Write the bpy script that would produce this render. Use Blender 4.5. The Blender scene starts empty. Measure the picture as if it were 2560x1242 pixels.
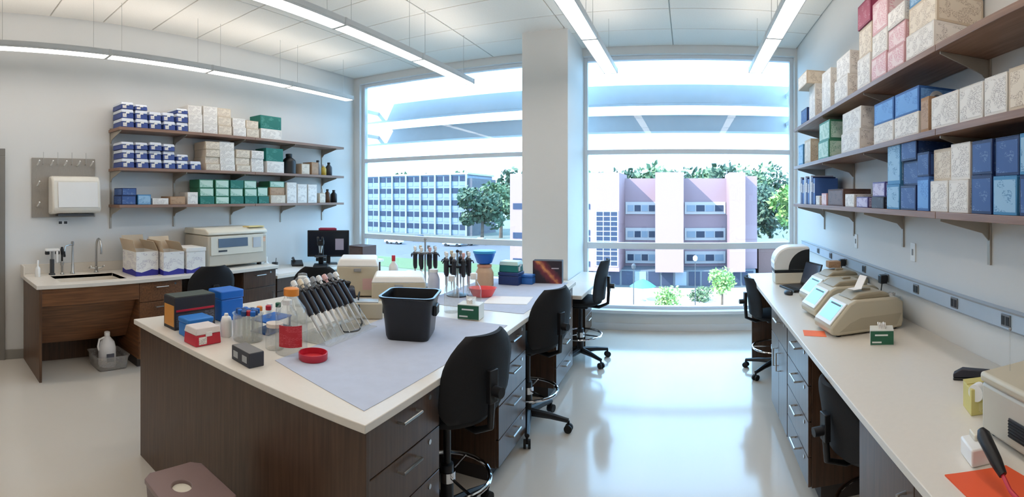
import bpy, math, random
from mathutils import Matrix, Vector, Euler
random.seed(7)
S = bpy.context.scene
COL = S.collection
PI = math.pi

# ------------------------------------------------------------------ camera
FPX, CY0, X0PX, EYE = 1220.0, 492.0, 1720.0, 1.72      # focal length in pixels, horizon row, column of the room's depth axis, eye height
cam = bpy.data.cameras.new('camera')
cam.type = 'PANO'
cam.panorama_type = 'CENTRAL_CYLINDRICAL'
cam.central_cylindrical_radius = 1.0
cam.central_cylindrical_range_u_min = -1280 / FPX
cam.central_cylindrical_range_u_max = 1280 / FPX
cam.central_cylindrical_range_v_min = -(1242 - CY0) / FPX
cam.central_cylindrical_range_v_max = CY0 / FPX
cam.clip_start = 0.05
cam.clip_end = 2000
camo = bpy.data.objects.new('camera', cam)
COL.objects.link(camo)
camo.location = (0, 0, EYE)
camo.rotation_euler = (PI / 2, 0, (X0PX - 1280) / FPX)
S.camera = camo

# ------------------------------------------------------------------ sky, sun, exposure
w = bpy.data.worlds.new('sky')
S.world = w
w.use_nodes = True
bg = w.node_tree.nodes['Background']
bg.inputs['Color'].default_value = (0.38, 0.68, 1.0, 1)
bg.inputs['Strength'].default_value = 4.4
sun = bpy.data.lights.new('sun', 'SUN')
sun.energy = 7.0
sun.angle = 0.01
sun.color = (1.0, 0.93, 0.86)
suno = bpy.data.objects.new('sun', sun)
COL.objects.link(suno)
suno.rotation_euler = Vector((-0.95, -0.66, 0.9)).to_track_quat('Z', 'Y').to_euler()
S.view_settings.view_transform = 'Standard'
S.view_settings.look = 'None'
S.view_settings.gamma = 1
S.view_settings.use_curve_mapping = False
S.view_settings.exposure = 0.75
S.cycles.use_denoising = True
S.cycles.max_bounces = 7
S.cycles.diffuse_bounces = 4
S.cycles.glossy_bounces = 3
S.cycles.transparent_max_bounces = 16
S.cycles.caustics_reflective = False
S.cycles.caustics_refractive = False
S.cycles.sample_clamp_indirect = 6
S.cycles.use_adaptive_sampling = True
S.cycles.adaptive_threshold = 0.06

# ------------------------------------------------------------------ helpers
def lin(c):
    c /= 255.0
    return c / 12.92 if c <= 0.04045 else ((c + 0.055) / 1.055) ** 2.4
def rgb(r, g, b):
    return (lin(r), lin(g), lin(b), 1)
MATS = {}
def mat(name, col, rough=0.5, metal=0.0, var=0.06, scale=9.0, bump=0.0, stretch=(1, 1, 1), spec=0.5, alpha=1.0, coat=0.0):
    if name in MATS:
        return MATS[name]
    m = bpy.data.materials.new(name)
    m.use_nodes = True
    nt = m.node_tree
    p = nt.nodes['Principled BSDF']
    c = rgb(*col)
    tc = nt.nodes.new('ShaderNodeTexCoord')
    mp = nt.nodes.new('ShaderNodeMapping')
    mp.inputs['Scale'].default_value = stretch
    nz = nt.nodes.new('ShaderNodeTexNoise')
    nz.inputs['Scale'].default_value = scale
    nz.inputs['Detail'].default_value = 4
    mx = nt.nodes.new('ShaderNodeMix')
    mx.data_type = 'RGBA'
    mx.inputs['A'].default_value = tuple(x * (1 - var) for x in c[:3]) + (1,)
    mx.inputs['B'].default_value = tuple(min(1, x * (1 + var)) for x in c[:3]) + (1,)
    nt.links.new(tc.outputs['Object'], mp.inputs['Vector'])
    nt.links.new(mp.outputs['Vector'], nz.inputs['Vector'])
    nt.links.new(nz.outputs['Fac'], mx.inputs['Factor'])
    nt.links.new(mx.outputs['Result'], p.inputs['Base Color'])
    p.inputs['Roughness'].default_value = rough
    p.inputs['Metallic'].default_value = metal
    p.inputs['Specular IOR Level'].default_value = spec
    p.inputs['Coat Weight'].default_value = coat
    p.inputs['Coat Roughness'].default_value = 0.08
    p.inputs['Alpha'].default_value = alpha
    if bump:
        bp = nt.nodes.new('ShaderNodeBump')
        bp.inputs['Strength'].default_value = bump
        bp.inputs['Distance'].default_value = 0.01
        nt.links.new(nz.outputs['Fac'], bp.inputs['Height'])
        nt.links.new(bp.outputs['Normal'], p.inputs['Normal'])
    MATS[name] = m
    return m
def wood(name, dark, light, rough=0.42, stretch=(26, 26, 1.4), thr=(0.3, 0.7)):
    m = mat(name, light, rough, var=0, scale=2.2, stretch=stretch)
    nt = m.node_tree
    mx = [n for n in nt.nodes if n.type == 'MIX'][0]
    nz = [n for n in nt.nodes if n.type == 'TEX_NOISE'][0]
    rp = nt.nodes.new('ShaderNodeValToRGB')
    rp.color_ramp.elements[0].position = thr[0]
    rp.color_ramp.elements[1].position = thr[1]
    mx.inputs['A'].default_value = rgb(*dark)
    mx.inputs['B'].default_value = rgb(*light)
    nt.links.new(nz.outputs['Fac'], rp.inputs['Fac'])
    nt.links.new(rp.outputs['Color'], mx.inputs['Factor'])
    return m
def printed(name, base, ink, scale=30.0, amount=0.5, rough=0.55, stretch=(1, 1, 1)):
    """paper or card with small printed marks: rows of short dashes from a brick pattern broken up by noise"""
    m = mat(name, base, rough, var=0.03)
    nt = m.node_tree
    p = nt.nodes['Principled BSDF']
    mx = [n for n in nt.nodes if n.type == 'MIX'][0]
    tc = [n for n in nt.nodes if n.type == 'TEX_COORD'][0]
    def noise(sc, st):
        n = nt.nodes.new('ShaderNodeTexNoise')
        n.inputs['Scale'].default_value = sc
        n.inputs['Detail'].default_value = 1
        q = nt.nodes.new('ShaderNodeMapping')
        q.inputs['Scale'].default_value = st
        nt.links.new(tc.outputs['Object'], q.inputs['Vector'])
        nt.links.new(q.outputs['Vector'], n.inputs['Vector'])
        return n
    def above(n, v):
        g = nt.nodes.new('ShaderNodeMath')
        g.operation = 'GREATER_THAN'
        g.inputs[1].default_value = v
        nt.links.new(n.outputs['Fac'], g.inputs[0])
        return g
    a = above(noise(scale * 2.6, (1, 1, 3.5)), .57 - .06 * amount)        # dashes in rows, like lines of print
    b = above(noise(scale * .35, (1, 1, 1.6)), .52 - .08 * amount)        # blank areas between the blocks of print
    ml = nt.nodes.new('ShaderNodeMath')
    ml.operation = 'MULTIPLY'
    nt.links.new(a.outputs[0], ml.inputs[0])
    nt.links.new(b.outputs[0], ml.inputs[1])
    m2 = nt.nodes.new('ShaderNodeMix')
    m2.data_type = 'RGBA'
    m2.inputs['B'].default_value = rgb(*[0.45 * i + 0.55 * c for i, c in zip(ink, base)])
    nt.links.new(ml.outputs[0], m2.inputs['Factor'])
    nt.links.new(mx.outputs['Result'], m2.inputs['A'])
    nt.links.new(m2.outputs['Result'], p.inputs['Base Color'])
    return m
def clear(name, tint=(235, 242, 240), body=0.10, gloss_rough=0.05):
    """thin clear glass or plastic: mostly see-through, a little haze, fresnel reflections"""
    if name in MATS:
        return MATS[name]
    m = bpy.data.materials.new(name)
    m.use_nodes = True
    nt = m.node_tree
    for n in list(nt.nodes):
        nt.nodes.remove(n)
    out = nt.nodes.new('ShaderNodeOutputMaterial')
    tr = nt.nodes.new('ShaderNodeBsdfTransparent')
    tr.inputs['Color'].default_value = rgb(*tint)
    df = nt.nodes.new('ShaderNodeBsdfDiffuse')
    df.inputs['Color'].default_value = rgb(*tint)
    gl = nt.nodes.new('ShaderNodeBsdfGlossy')
    gl.inputs['Roughness'].default_value = gloss_rough
    lw = nt.nodes.new('ShaderNodeLayerWeight')
    lw.inputs['Blend'].default_value = 0.5
    pw = nt.nodes.new('ShaderNodeMath')
    pw.operation = 'POWER'
    pw.inputs[1].default_value = 4.0
    fr = nt.nodes.new('ShaderNodeMath')
    fr.operation = 'MULTIPLY_ADD'
    fr.inputs[1].default_value = 0.6
    fr.inputs[2].default_value = 0.03
    nt.links.new(lw.outputs['Facing'], pw.inputs[0])
    nt.links.new(pw.outputs[0], fr.inputs[0])
    nz = nt.nodes.new('ShaderNodeTexNoise')
    nz.inputs['Scale'].default_value = 14
    mth = nt.nodes.new('ShaderNodeMath')
    mth.operation = 'MULTIPLY'
    mth.inputs[1].default_value = body * 2
    m1 = nt.nodes.new('ShaderNodeMixShader')
    m2 = nt.nodes.new('ShaderNodeMixShader')
    nt.links.new(nz.outputs['Fac'], mth.inputs[0])
    nt.links.new(mth.outputs[0], m1.inputs['Fac'])
    nt.links.new(tr.outputs[0], m1.inputs[1])
    nt.links.new(df.outputs[0], m1.inputs[2])
    nt.links.new(fr.outputs[0], m2.inputs['Fac'])
    nt.links.new(m1.outputs[0], m2.inputs[1])
    nt.links.new(gl.outputs[0], m2.inputs[2])
    nt.links.new(m2.outputs[0], out.inputs['Surface'])
    MATS[name] = m
    return m
def glow(name, col, strength):
    m = mat(name, col, 0.4)
    p = m.node_tree.nodes['Principled BSDF']
    p.inputs['Emission Color'].default_value = rgb(*col)
    p.inputs['Emission Strength'].default_value = strength
    return m

class MB:
    """collects shapes and links them as one mesh object"""
    def __init__(s):
        s.v, s.f = [], []
    def box(s, x0, x1, y0, y1, z0, z1):
        return s.frus((x0, x1, y0, y1), z0, (x0, x1, y0, y1), z1)
    def frus(s, b, z0, t, z1):
        n = len(s.v)
        s.v += [(b[0], b[2], z0), (b[1], b[2], z0), (b[1], b[3], z0), (b[0], b[3], z0), (t[0], t[2], z1), (t[1], t[2], z1), (t[1], t[3], z1), (t[0], t[3], z1)]
        s.f += [tuple(n + i for i in q) for q in ((3, 2, 1, 0), (4, 5, 6, 7), (0, 1, 5, 4), (1, 2, 6, 5), (2, 3, 7, 6), (3, 0, 4, 7))]
        return s
    def cbox(s, cx, cy, z0, dx, dy, dz):
        return s.box(cx - dx / 2, cx + dx / 2, cy - dy / 2, cy + dy / 2, z0, z0 + dz)
    def lathe(s, prof, cx=0, cy=0, n=20, caps=(True, True)):
        b = len(s.v)
        for r, z in prof:
            for k in range(n):
                a = 2 * PI * k / n
                s.v.append((cx + r * math.cos(a), cy + r * math.sin(a), z))
        for i in range(len(prof) - 1):
            for k in range(n):
                k2 = (k + 1) % n
                s.f.append((b + i * n + k, b + i * n + k2, b + (i + 1) * n + k2, b + (i + 1) * n + k))
        if caps[0]:
            s.f.append(tuple(b + k for k in reversed(range(n))))
        if caps[1]:
            s.f.append(tuple(b + (len(prof) - 1) * n + k for k in range(n)))
        return s
    def cyl(s, cx, cy, z0, z1, r, r1=None, n=18):
        return s.lathe([(r, z0), (r if r1 is None else r1, z1)], cx, cy, n)
    def cyla(s, p0, p1, r0, r1=None, n=14):
        return s.tube([p0, p1], r0, n, radii=[r0, r0 if r1 is None else r1])
    def tube(s, pts, r, n=8, closed=False, radii=None):
        pts = [Vector(p) for p in pts]
        b = len(s.v)
        m = len(pts)
        up = None
        for i, p in enumerate(pts):
            if closed:
                d = pts[(i + 1) % m] - pts[i - 1]
            else:
                d = pts[min(i + 1, m - 1)] - pts[max(i - 1, 0)]
            d.normalize()
            if up is None:
                up = Vector((0, 0, 1)) if abs(d.z) < 0.9 else Vector((1, 0, 0))
            sd = d.cross(up)
            if sd.length < 1e-4:
                sd = d.cross(Vector((0, 1, 0)))
            sd.normalize()
            up = sd.cross(d).normalized()
            rr = radii[i] if radii else r
            for k in range(n):
                a = 2 * PI * k / n
                s.v.append(tuple(p + sd * (rr * math.cos(a)) + up * (rr * math.sin(a))))
        for i in range(m if closed else m - 1):
            j = (i + 1) % m
            for k in range(n):
                k2 = (k + 1) % n
                s.f.append((b + i * n + k, b + i * n + k2, b + j * n + k2, b + j * n + k))
        if not closed:
            s.f.append(tuple(b + k for k in reversed(range(n))))
            s.f.append(tuple(b + (m - 1) * n + k for k in range(n)))
        return s
    def prism(s, poly, a0, a1, axis='y'):
        b = len(s.v)
        n = len(poly)
        for a in (a0, a1):
            for u, v in poly:
                s.v.append((u, a, v) if axis == 'y' else (a, u, v) if axis == 'x' else (u, v, a))
        s.f.append(tuple(b + i for i in range(n)))
        s.f.append(tuple(b + n + i for i in reversed(range(n))))
        for i in range(n):
            j = (i + 1) % n
            s.f.append((b + i, b + n + i, b + n + j, b + j))
        return s
    def sphere(s, c, rx, ry=None, rz=None, n=14, m=8):
        ry = ry or rx
        rz = rz or rx
        b = len(s.v)
        for i in range(1, m):
            t = PI * i / m
            for k in range(n):
                a = 2 * PI * k / n
                s.v.append((c[0] + rx * math.sin(t) * math.cos(a), c[1] + ry * math.sin(t) * math.sin(a), c[2] + rz * math.cos(t)))
        for i in range(m - 2):
            for k in range(n):
                k2 = (k + 1) % n
                s.f.append((b + i * n + k, b + (i + 1) * n + k, b + (i + 1) * n + k2, b + i * n + k2))
        t = len(s.v)
        s.v += [(c[0], c[1], c[2] + rz), (c[0], c[1], c[2] - rz)]
        for k in range(n):
            k2 = (k + 1) % n
            s.f.append((t, b + k, b + k2))
            s.f.append((t + 1, b + (m - 2) * n + k2, b + (m - 2) * n + k))
        return s
    def rot(s, mtx, start=0):
        for i in range(start, len(s.v)):
            s.v[i] = tuple(mtx @ Vector(s.v[i]))
        return s
    def build(s, name, m, parent=None, bev=0.0, loc=(0, 0, 0), rz=0.0, label=None, cat=None, group=None, kind=None, seg=2, angle=35):
        me = bpy.data.meshes.new(name)
        me.from_pydata(s.v, [], s.f)
        me.validate()
        import bmesh
        b = bmesh.new()
        b.from_mesh(me)
        bmesh.ops.recalc_face_normals(b, faces=b.faces)
        b.to_mesh(me)
        b.free()
        me.polygons.foreach_set('use_smooth', [True] * len(me.polygons))
        me.set_sharp_from_angle(angle=math.radians(angle))
        me.materials.append(m)
        o = bpy.data.objects.new(name, me)
        COL.objects.link(o)
        o.location = loc
        o.rotation_euler = (0, 0, rz)
        if parent:
            o.parent = parent
        if bev:
            md = o.modifiers.new('bevel', 'BEVEL')
            md.width = bev
            md.segments = seg
            md.limit_method = 'ANGLE'
            md.angle_limit = math.radians(40)
        tag(o, label, cat, group, kind)
        return o
def tag(o, label=None, cat=None, group=None, kind=None):
    if label:
        o['label'] = label
    if cat:
        o['category'] = cat
    if group:
        o['group'] = group
    if kind:
        o['kind'] = kind
    return o
def thing(name, label, cat, loc=(0, 0, 0), rz=0.0, group=None, kind=None):
    o = bpy.data.objects.new(name, None)
    o.empty_display_size = 0.05
    COL.objects.link(o)
    o.location = loc
    o.rotation_euler = (0, 0, rz)
    return tag(o, label, cat, group, kind)
def copy_tree(o, parent=None, label=None):
    c = o.copy()
    COL.objects.link(c)
    if parent:
        c.parent = parent
    for ch in list(o.children):
        copy_tree(ch, c)
    if label:
        c['label'] = label
    return c
def dup(o, parent=None, loc=None, rz=None):
    c = o.copy()
    COL.objects.link(c)
    if parent:
        c.parent = parent
    if loc is not None:
        c.location = loc
    if rz is not None:
        c.rotation_euler = (0, 0, rz)
    return c
def at(px, py, h=0.9):
    """ground position of a point seen in the photograph that lies on a level surface of height h"""
    d = (EYE - h) * FPX / (py - CY0)
    t = (px - X0PX) / FPX
    return d * math.sin(t), d * math.cos(t)
ORD = ['first', 'second', 'third', 'fourth', 'fifth', 'sixth', 'seventh', 'eighth', 'ninth', 'tenth', 'eleventh', 'twelfth', 'thirteenth', 'fourteenth', 'fifteenth', 'sixteenth', 'seventeenth', 'eighteenth']
TB = 0.90          # worktop height
XL, XR, YB, YW, ZC = -5.1, 1.42, -3.2, 6.25, 3.66     # room: left, right, back, window wall, ceiling
# ------------------------------------------------------------------ materials
WALL = mat('wall_paint', (222, 222, 220), 0.75, var=0.02, scale=3, bump=0.02)
CEIL = mat('ceiling_tile_fibre', (226, 223, 216), 0.9, var=0.05, scale=60, bump=0.05)
GRID = mat('ceiling_grid', (205, 204, 200), 0.6)
FLOOR = mat('sheet_flooring', (212, 206, 196), 0.13, var=0.035, scale=1.6, spec=0.5, coat=0.2)
FRAME = mat('window_frame_paint', (222, 226, 230), 0.4, var=0.02)
GLASS = clear('window_glass', (250, 253, 255), 0.0, 0.01)
WALNUT = wood('walnut_laminate', (64, 46, 35), (90, 66, 50), rough=.3)
WALNUTX_LIT = wood('walnut_laminate_cross_lit', (92, 60, 38), (132, 88, 56), stretch=(26, 1.4, 26))  # cross grain, with the warm light on the left woodwork put into the colour
SHELFW = wood('shelf_walnut', (124, 92, 74), (152, 118, 98), stretch=(26, 1.2, 26))
TOPM = mat('worktop_resin', (226, 219, 208), 0.32, var=0.03, scale=40, spec=0.5)
STEEL = mat('brushed_steel', (190, 190, 188), 0.28, 1.0, var=0.04, scale=60)
CHROME = mat('chrome', (215, 216, 218), 0.1, 1.0, var=0.01)
BLACK = mat('black_plastic', (22, 23, 27), 0.45, var=0.1)
FABRIC = mat('black_fabric', (17, 18, 22), 0.85, var=0.2, scale=120, bump=0.1)
DARKGREY = mat('dark_grey_plastic', (60, 62, 66), 0.5)
GREY = mat('grey_plastic', (150, 152, 154), 0.5)
BEIGE = mat('beige_plastic', (197, 188, 166), 0.5, var=0.03)
BEIGED = mat('beige_plastic_dark', (160, 150, 128), 0.5, var=0.03)
WHITE = mat('white_plastic', (236, 236, 234), 0.4, var=0.02)
CREAM = mat('cream_plastic', (222, 216, 200), 0.5, var=0.02)
RUBBER = mat('dark_rubber', (18, 18, 19), 0.7)
TOE = mat('toe_kick_rubber', (58, 52, 50), 0.6)

def struct(name, mb, m, parent=None, bev=0):
    return mb.build(name, m, parent, bev, kind=None if parent else 'structure')

# ------------------------------------------------------------------ room shell
struct('floor', MB().box(XL - .2, XR + .2, YB - .2, YW + .25, -.2, 0), FLOOR)
ceil = struct('ceiling', MB().box(XL - .2, XR + .2, YB - .2, YW + .25, ZC + .018, ZC + .25), GRID)
tile0 = None
ty = YW - .31
while ty > YB:
    tx = XL + .03
    while tx < XR - .05:
        x1 = min(tx + 1.22, XR - .01)
        if x1 - tx > 1.2:
            if tile0 is None:
                tile0 = MB().box(.006, 1.214, -.299, .299, 0, .03).build('ceiling_tile', CEIL, ceil, .004, loc=(tx, ty, ZC), seg=1)
            else:
                dup(tile0, ceil, (tx, ty, ZC))
        else:
            MB().box(.006, x1 - tx - .006, -.299, .299, 0, .03).build('ceiling_tile', CEIL, ceil, .004, loc=(tx, ty, ZC), seg=1)
        tx += 1.22
    ty -= .61
struct('wall_left', MB().box(XL - .2, XL, YB - .2, YW + .25, 0, ZC + .02), WALL)
struct('wall_right', MB().box(XR, XR + .2, YB - .2, YW + .25, 0, ZC + .02), WALL)
struct('wall_back', MB().box(XL, XR, YB - .2, YB, 0, ZC + .02), WALL)
WX = [(-4.98, -1.93), (-1.37, 1.385)]
ZS, ZH = .25, 3.56
m = MB()
m.box(XL, XR, YW, YW + .22, 0, ZS)
m.box(XL, XR, YW, YW + .22, ZH, ZC + .02)
m.box(XL, WX[0][0], YW, YW + .22, ZS, ZH)
m.box(WX[0][1], WX[1][0], YW, YW + .22, ZS, ZH)
m.box(WX[1][1], XR, YW, YW + .22, ZS, ZH)
struct('wall_window', m, WALL)
struct('wall_column', MB().box(-1.93, -1.37, 5.45, YW + .01, 0, ZC + .02), WALL, bev=.006)
struct('trim_1', MB().box(XL, -1.93, YW - .05, YW + .12, ZS - .03, ZS + .012), FRAME, bev=.006)     # sill boards
struct('trim_2', MB().box(-1.37, XR, YW - .05, YW + .12, ZS - .03, ZS + .012), FRAME, bev=.006)
struct('baseboard_window', MB().box(-1.37, XR, YW - .012, YW, 0, .09), FRAME, bev=.003)
struct('baseboard_left', MB().box(XL, XL + .012, YB, 1.1, 0, .1), mat('baseboard_vinyl', (150, 146, 138), .5), bev=.003)
for i, (xa, xb) in enumerate(WX):
    win = thing('window_%d' % (i + 1), None, None, ((xa + xb) / 2, YW + .1, ZS), kind='structure')
    hw = (xb - xa) / 2
    for x0, x1 in ((-hw, -hw + .05), (hw - .05, hw)):
        MB().box(x0, x1, -.03, .05, 0, ZH - ZS).build('jamb', FRAME, win, .004)
    zt = [0, .80, 2.04, ZH - ZS]           # sill, transom, upper rail, head
    for z0, z1 in ((0, .05), (.79, .87), (2.03, 2.09), (ZH - ZS - .05, ZH - ZS)):
        MB().box(-hw + .05, hw - .05, -.03, .05, z0, z1).build('rail', FRAME, win, .004)
    for z0, z1 in ((.05, .79), (.87, 2.03), (2.09, ZH - ZS - .05)):
        MB().box(-hw + .05, hw - .05, .006, .012, z0, z1).build('pane', GLASS, win)
# door frame at the left end of the left wall
d1 = thing('door_1', None, None, (XL, .46, 0), kind='structure')
DOORM = mat('door_grey', (128, 124, 118), .5)
MB().box(0, .03, .34, .42, 0, 2.15).build('jamb', DOORM, d1, .004)
MB().box(0, .03, -.62, -.54, 0, 2.15).build('jamb', DOORM, d1, .004)
MB().box(0, .03, -.62, .42, 2.15, 2.23).build('head', DOORM, d1, .004)
MB().box(.002, .012, -.54, .34, .01, 2.15).build('door_leaf', WALNUT, d1)

# ------------------------------------------------------------------ pendant lights
LENS = glow('light_lens', (255, 245, 235), 4.6)
HOUS = mat('fixture_metal', (206, 206, 204), .4)
def fixture():
    t = thing('pendant_light', 'x', 'light')
    m = MB().box(-.075, .075, -.585, .585, .014, .06)
    m.box(-.075, -.066, -.585, .585, 0, .014)
    m.box(.066, .075, -.585, .585, 0, .014)
    m.build('housing', HOUS, t, .003)
    MB().box(-.065, .065, -.575, .575, .002, .013).build('lens', LENS, t)
    MB().box(-.05, .05, -.57, .57, .0605, .064).build('uplight_lens', LENS, t)
    for s in (-1, 1):
        MB().box(-.077, .077, s * .592 - .007, s * .592 + .007, -.001, .062).build('end_cap', HOUS, t, .002)
        MB().cyla((0, s * .45, .06), (0, s * .45, ZC - 3.1), .0025, n=6).build('cable', STEEL, t)
    return t
ROWN = ['row along the left wall', 'row above the island', 'row above the aisle', 'row nearest the right wall']
POSN = ['far end of the', 'second from the window in the', 'third from the window in the', 'fourth from the window in the', 'fifth from the window in the', 'added sixth behind the camera in the', 'added seventh behind the camera in the']
fx = None
for ri, lx in enumerate((-4.48, -2.6, -.86, .75)):
    for k in range(7 if ri < 2 else 5):  # left rows get two unseen extra fixtures, added to brighten the left side
        o = fixture() if fx is None else copy_tree(fx)
        fx = fx or o
        o.location = (lx, 4.8 - 1.2 * k, 3.1)
        o['label'] = 'linear pendant light, ' + POSN[k] + ' ' + ROWN[ri]
        o['group'] = 'linear pendant lights'

# ------------------------------------------------------------------ outside: ground, buildings, trees, cars
ZG = -8.8
PAVE = mat('pale_concrete', (196, 190, 182), .9, var=.06, scale=.25)
ASPH = mat('asphalt', (78, 80, 86), .9, var=.1, scale=.4)
LAWN = mat('grass_lawn', (74, 92, 56), .95, var=.2, scale=.8)
BRICK = mat('red_brick', (140, 117, 123), .9, var=.1, scale=6, stretch=(1, 1, 4))
BANDM = mat('precast_band', (168, 164, 164), .8)
DGLASS = mat('dark_window_glass', (48, 56, 74), .4, var=.15, scale=.3, spec=.2)
LGLASS = mat('pale_window_glass', (122, 134, 146), .4, var=.25, scale=.3, spec=.2)
struct('ground', MB().box(-400, 400, 8, 600, ZG - 1, ZG), mat('far_ground', (92, 98, 90), .95, var=.15, scale=.05))
struct('plaza_pavement', MB().box(-22, 30, 30, 56, ZG, ZG + .04), PAVE)
struct('parking_lot', MB().box(-120, -23, 70, 112, ZG, ZG + .03), ASPH)
struct('lawn', MB().box(-120, -23, 60, 70, ZG, ZG + .05), LAWN)
struct('access_road', MB().box(12, 90, 62, 120, ZG, ZG + .03), ASPH)
def xb(px, Y):
    return Y * math.tan((px - X0PX) / FPX)
def zb(px, py, Y):
    return EYE + (CY0 - py) / FPX * Y / math.cos((px - X0PX) / FPX)

bb = thing('brick_building', 'red brick building with projecting piers across the plaza', 'building', (0, 55, ZG))
ZT = 4.5 - ZG
def pier(x0, x1, y1=7.0, top=ZT, base=2.0):
    MB().box(x0, x1, 0, y1, base, top).build('pier', BRICK, bb)
MB().box(-21, 8, 5.0, 14, 2.0, ZT - .5).build('recess_wall', BRICK, bb)
for x0, x1 in ((-21.0, -18.9), (-13.4, -7.8), (-3.7, -.5), (4.7, 6.5)):
    pier(x0, x1)
MB().box(6.5, 8.2, 2.5, 14, 2.0, ZT - .3).build('end_wall', BRICK, bb)
for x0, x1 in ((-18.9, -13.4), (-7.8, -3.7), (-.5, 4.7)):
    for zc in (.35, -2.85, -5.7):
        b = MB().box(x0 + .1, x1 - .1, 4.8, 5.0, zc - .75 - ZG, zc + .75 - ZG).build('band', BANDM, bb)
        n = 4
        wd = (x1 - x0 - .6) / n
        for k in range(n):
            MB().box(x0 + .3 + k * wd + .06, x0 + .3 + (k + 1) * wd - .06, 4.74, 4.8, zc - .4 - ZG, zc + .35 - ZG).build('window_pane', DGLASS if (k + int(zc)) % 2 else LGLASS, b)
gw = MB().box(-10.6, -7.9, -.06, .0, -6.25 - ZG, .15 - ZG).build('window_grid', BANDM, bb)     # tall stair window of small panes
pane = None
for i in range(3):
    for j in range(11):
        lx, lz = -10.42 + i * .83, -6.1 - ZG + j * .565
        if pane is None:
            pane = MB().box(0, .72, -.09, -.06, 0, .46).build('window_pane', DGLASS, gw, loc=(lx, 0, lz))
        else:
            dup(pane, gw, (lx, 0, lz))
for zc in (.6, -2.4, -3.2, -6.0):
    MB().box(-12.3, -11.2, -.06, 0, zc - .3 - ZG, zc + .3 - ZG).build('window_pane', DGLASS, bb)
for zc in (.6, -2.9, -6.0):
    MB().box(-20.6, -19.3, -.06, 0, zc - .35 - ZG, zc + .35 - ZG).build('window_pane', DGLASS, bb)
MB().box(-20.5, 7.9, 1.6, 13, 0, 2.0).build('ground_floor', mat('storefront_wall', (90, 98, 106), .5), bb)
for k in range(18):
    MB().box(-20.2 + k * 1.56, -20.2 + k * 1.56 + 1.3, 1.5, 1.6, .25, 1.85).build('window_pane', DGLASS if k % 3 else LGLASS, bb)
# low brick pavilion to the right of it
lp = thing('brick_pavilion', 'low brick pavilion beyond the right end of the brick building', 'building', (10.6, 59, ZG))
MB().box(-2.0, 2.6, 0, 8, 0, 4.2).build('wall', mat('brown_brick', (110, 84, 80), .9, var=.1, scale=5), lp)
MB().box(-2.2, 2.8, -.2, 8.2, 4.2, 4.7).build('parapet', BANDM, lp)
# glass office block, far left
YO = 118.0
XO0 = xb(915, YO)
XO1 = xb(1165, YO)
ob = thing('office_block', 'long glass and metal office block seen through left window', 'building', (0, YO, ZG))
HO = zb(1000, 440, YO) - ZG
MB().box(XO0, XO1, .4, 18, 0, HO).build('wall', mat('office_spandrel', (116, 126, 140), .5, var=.05), ob)
nb, nf = 7, 5
bw = (XO1 - XO0) / nb
fh = HO / nf
pane = fin = spn = None
for i in range(nb + 1):
    lx = XO0 + i * bw
    if fin is None:
        fin = MB().box(-.25, .25, 0, .4, 0, HO).build('fin', mat('pale_metal', (140, 146, 150), .4), ob, loc=(lx, 0, 0))
    else:
        dup(fin, ob, (lx, 0, 0))
for i in range(nb * 2):
    for j in range(nf):
        lx = XO0 + i * bw / 2 + .35
        lz = j * fh + fh * .46
        if pane is None:
            pane = MB().box(0, bw / 2 - .5, .3, .4, 0, fh * .44).build('window_pane', DGLASS, ob, loc=(lx, 0, lz))
            spn = MB().box(0, bw / 2 - .6, .34, .4, 0, fh * .36).build('spandrel_panel', LGLASS, ob, loc=(lx, 0, j * fh + .3))
        else:
            dup(pane, ob, (lx, 0, lz))
            dup(spn, ob, (lx, 0, j * fh + .3))
MB().box(XO0 - .5, XO1 + .5, 0, 18.5, HO, HO + .5).build('roof_edge', BANDM, ob)
MB().box(XO1 + .1, XO1 + 1.6, .5, 17, 0, HO - 1).build('end_tower', mat('office_end', (84, 84, 90), .7), ob)

# sunshade louvres outside the upper glazing
LOUV = mat('louvre_metal', (190, 196, 202), .5)
for zc, hgt, nm in ((3.16, .26, 'upper'), (2.75, .22, 'lower')):
    t = thing('sunshade_louvre', nm + ' pale horizontal sunshade blade outside the windows', 'louvre', (0, YW + .62, zc))
    MB().prism([(-.05, -hgt / 2), (.03, -hgt / 2 - .02), (.1, hgt / 2), (.02, hgt / 2 + .02)], -10.5, 4.5, 'x').build('blade', LOUV, t, .004)
    for bx in (-5.04, -1.65, 1.4):
        MB().box(bx - .012, bx + .012, -.38, .03, -.03, .03).build('bracket', LOUV, t)

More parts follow.
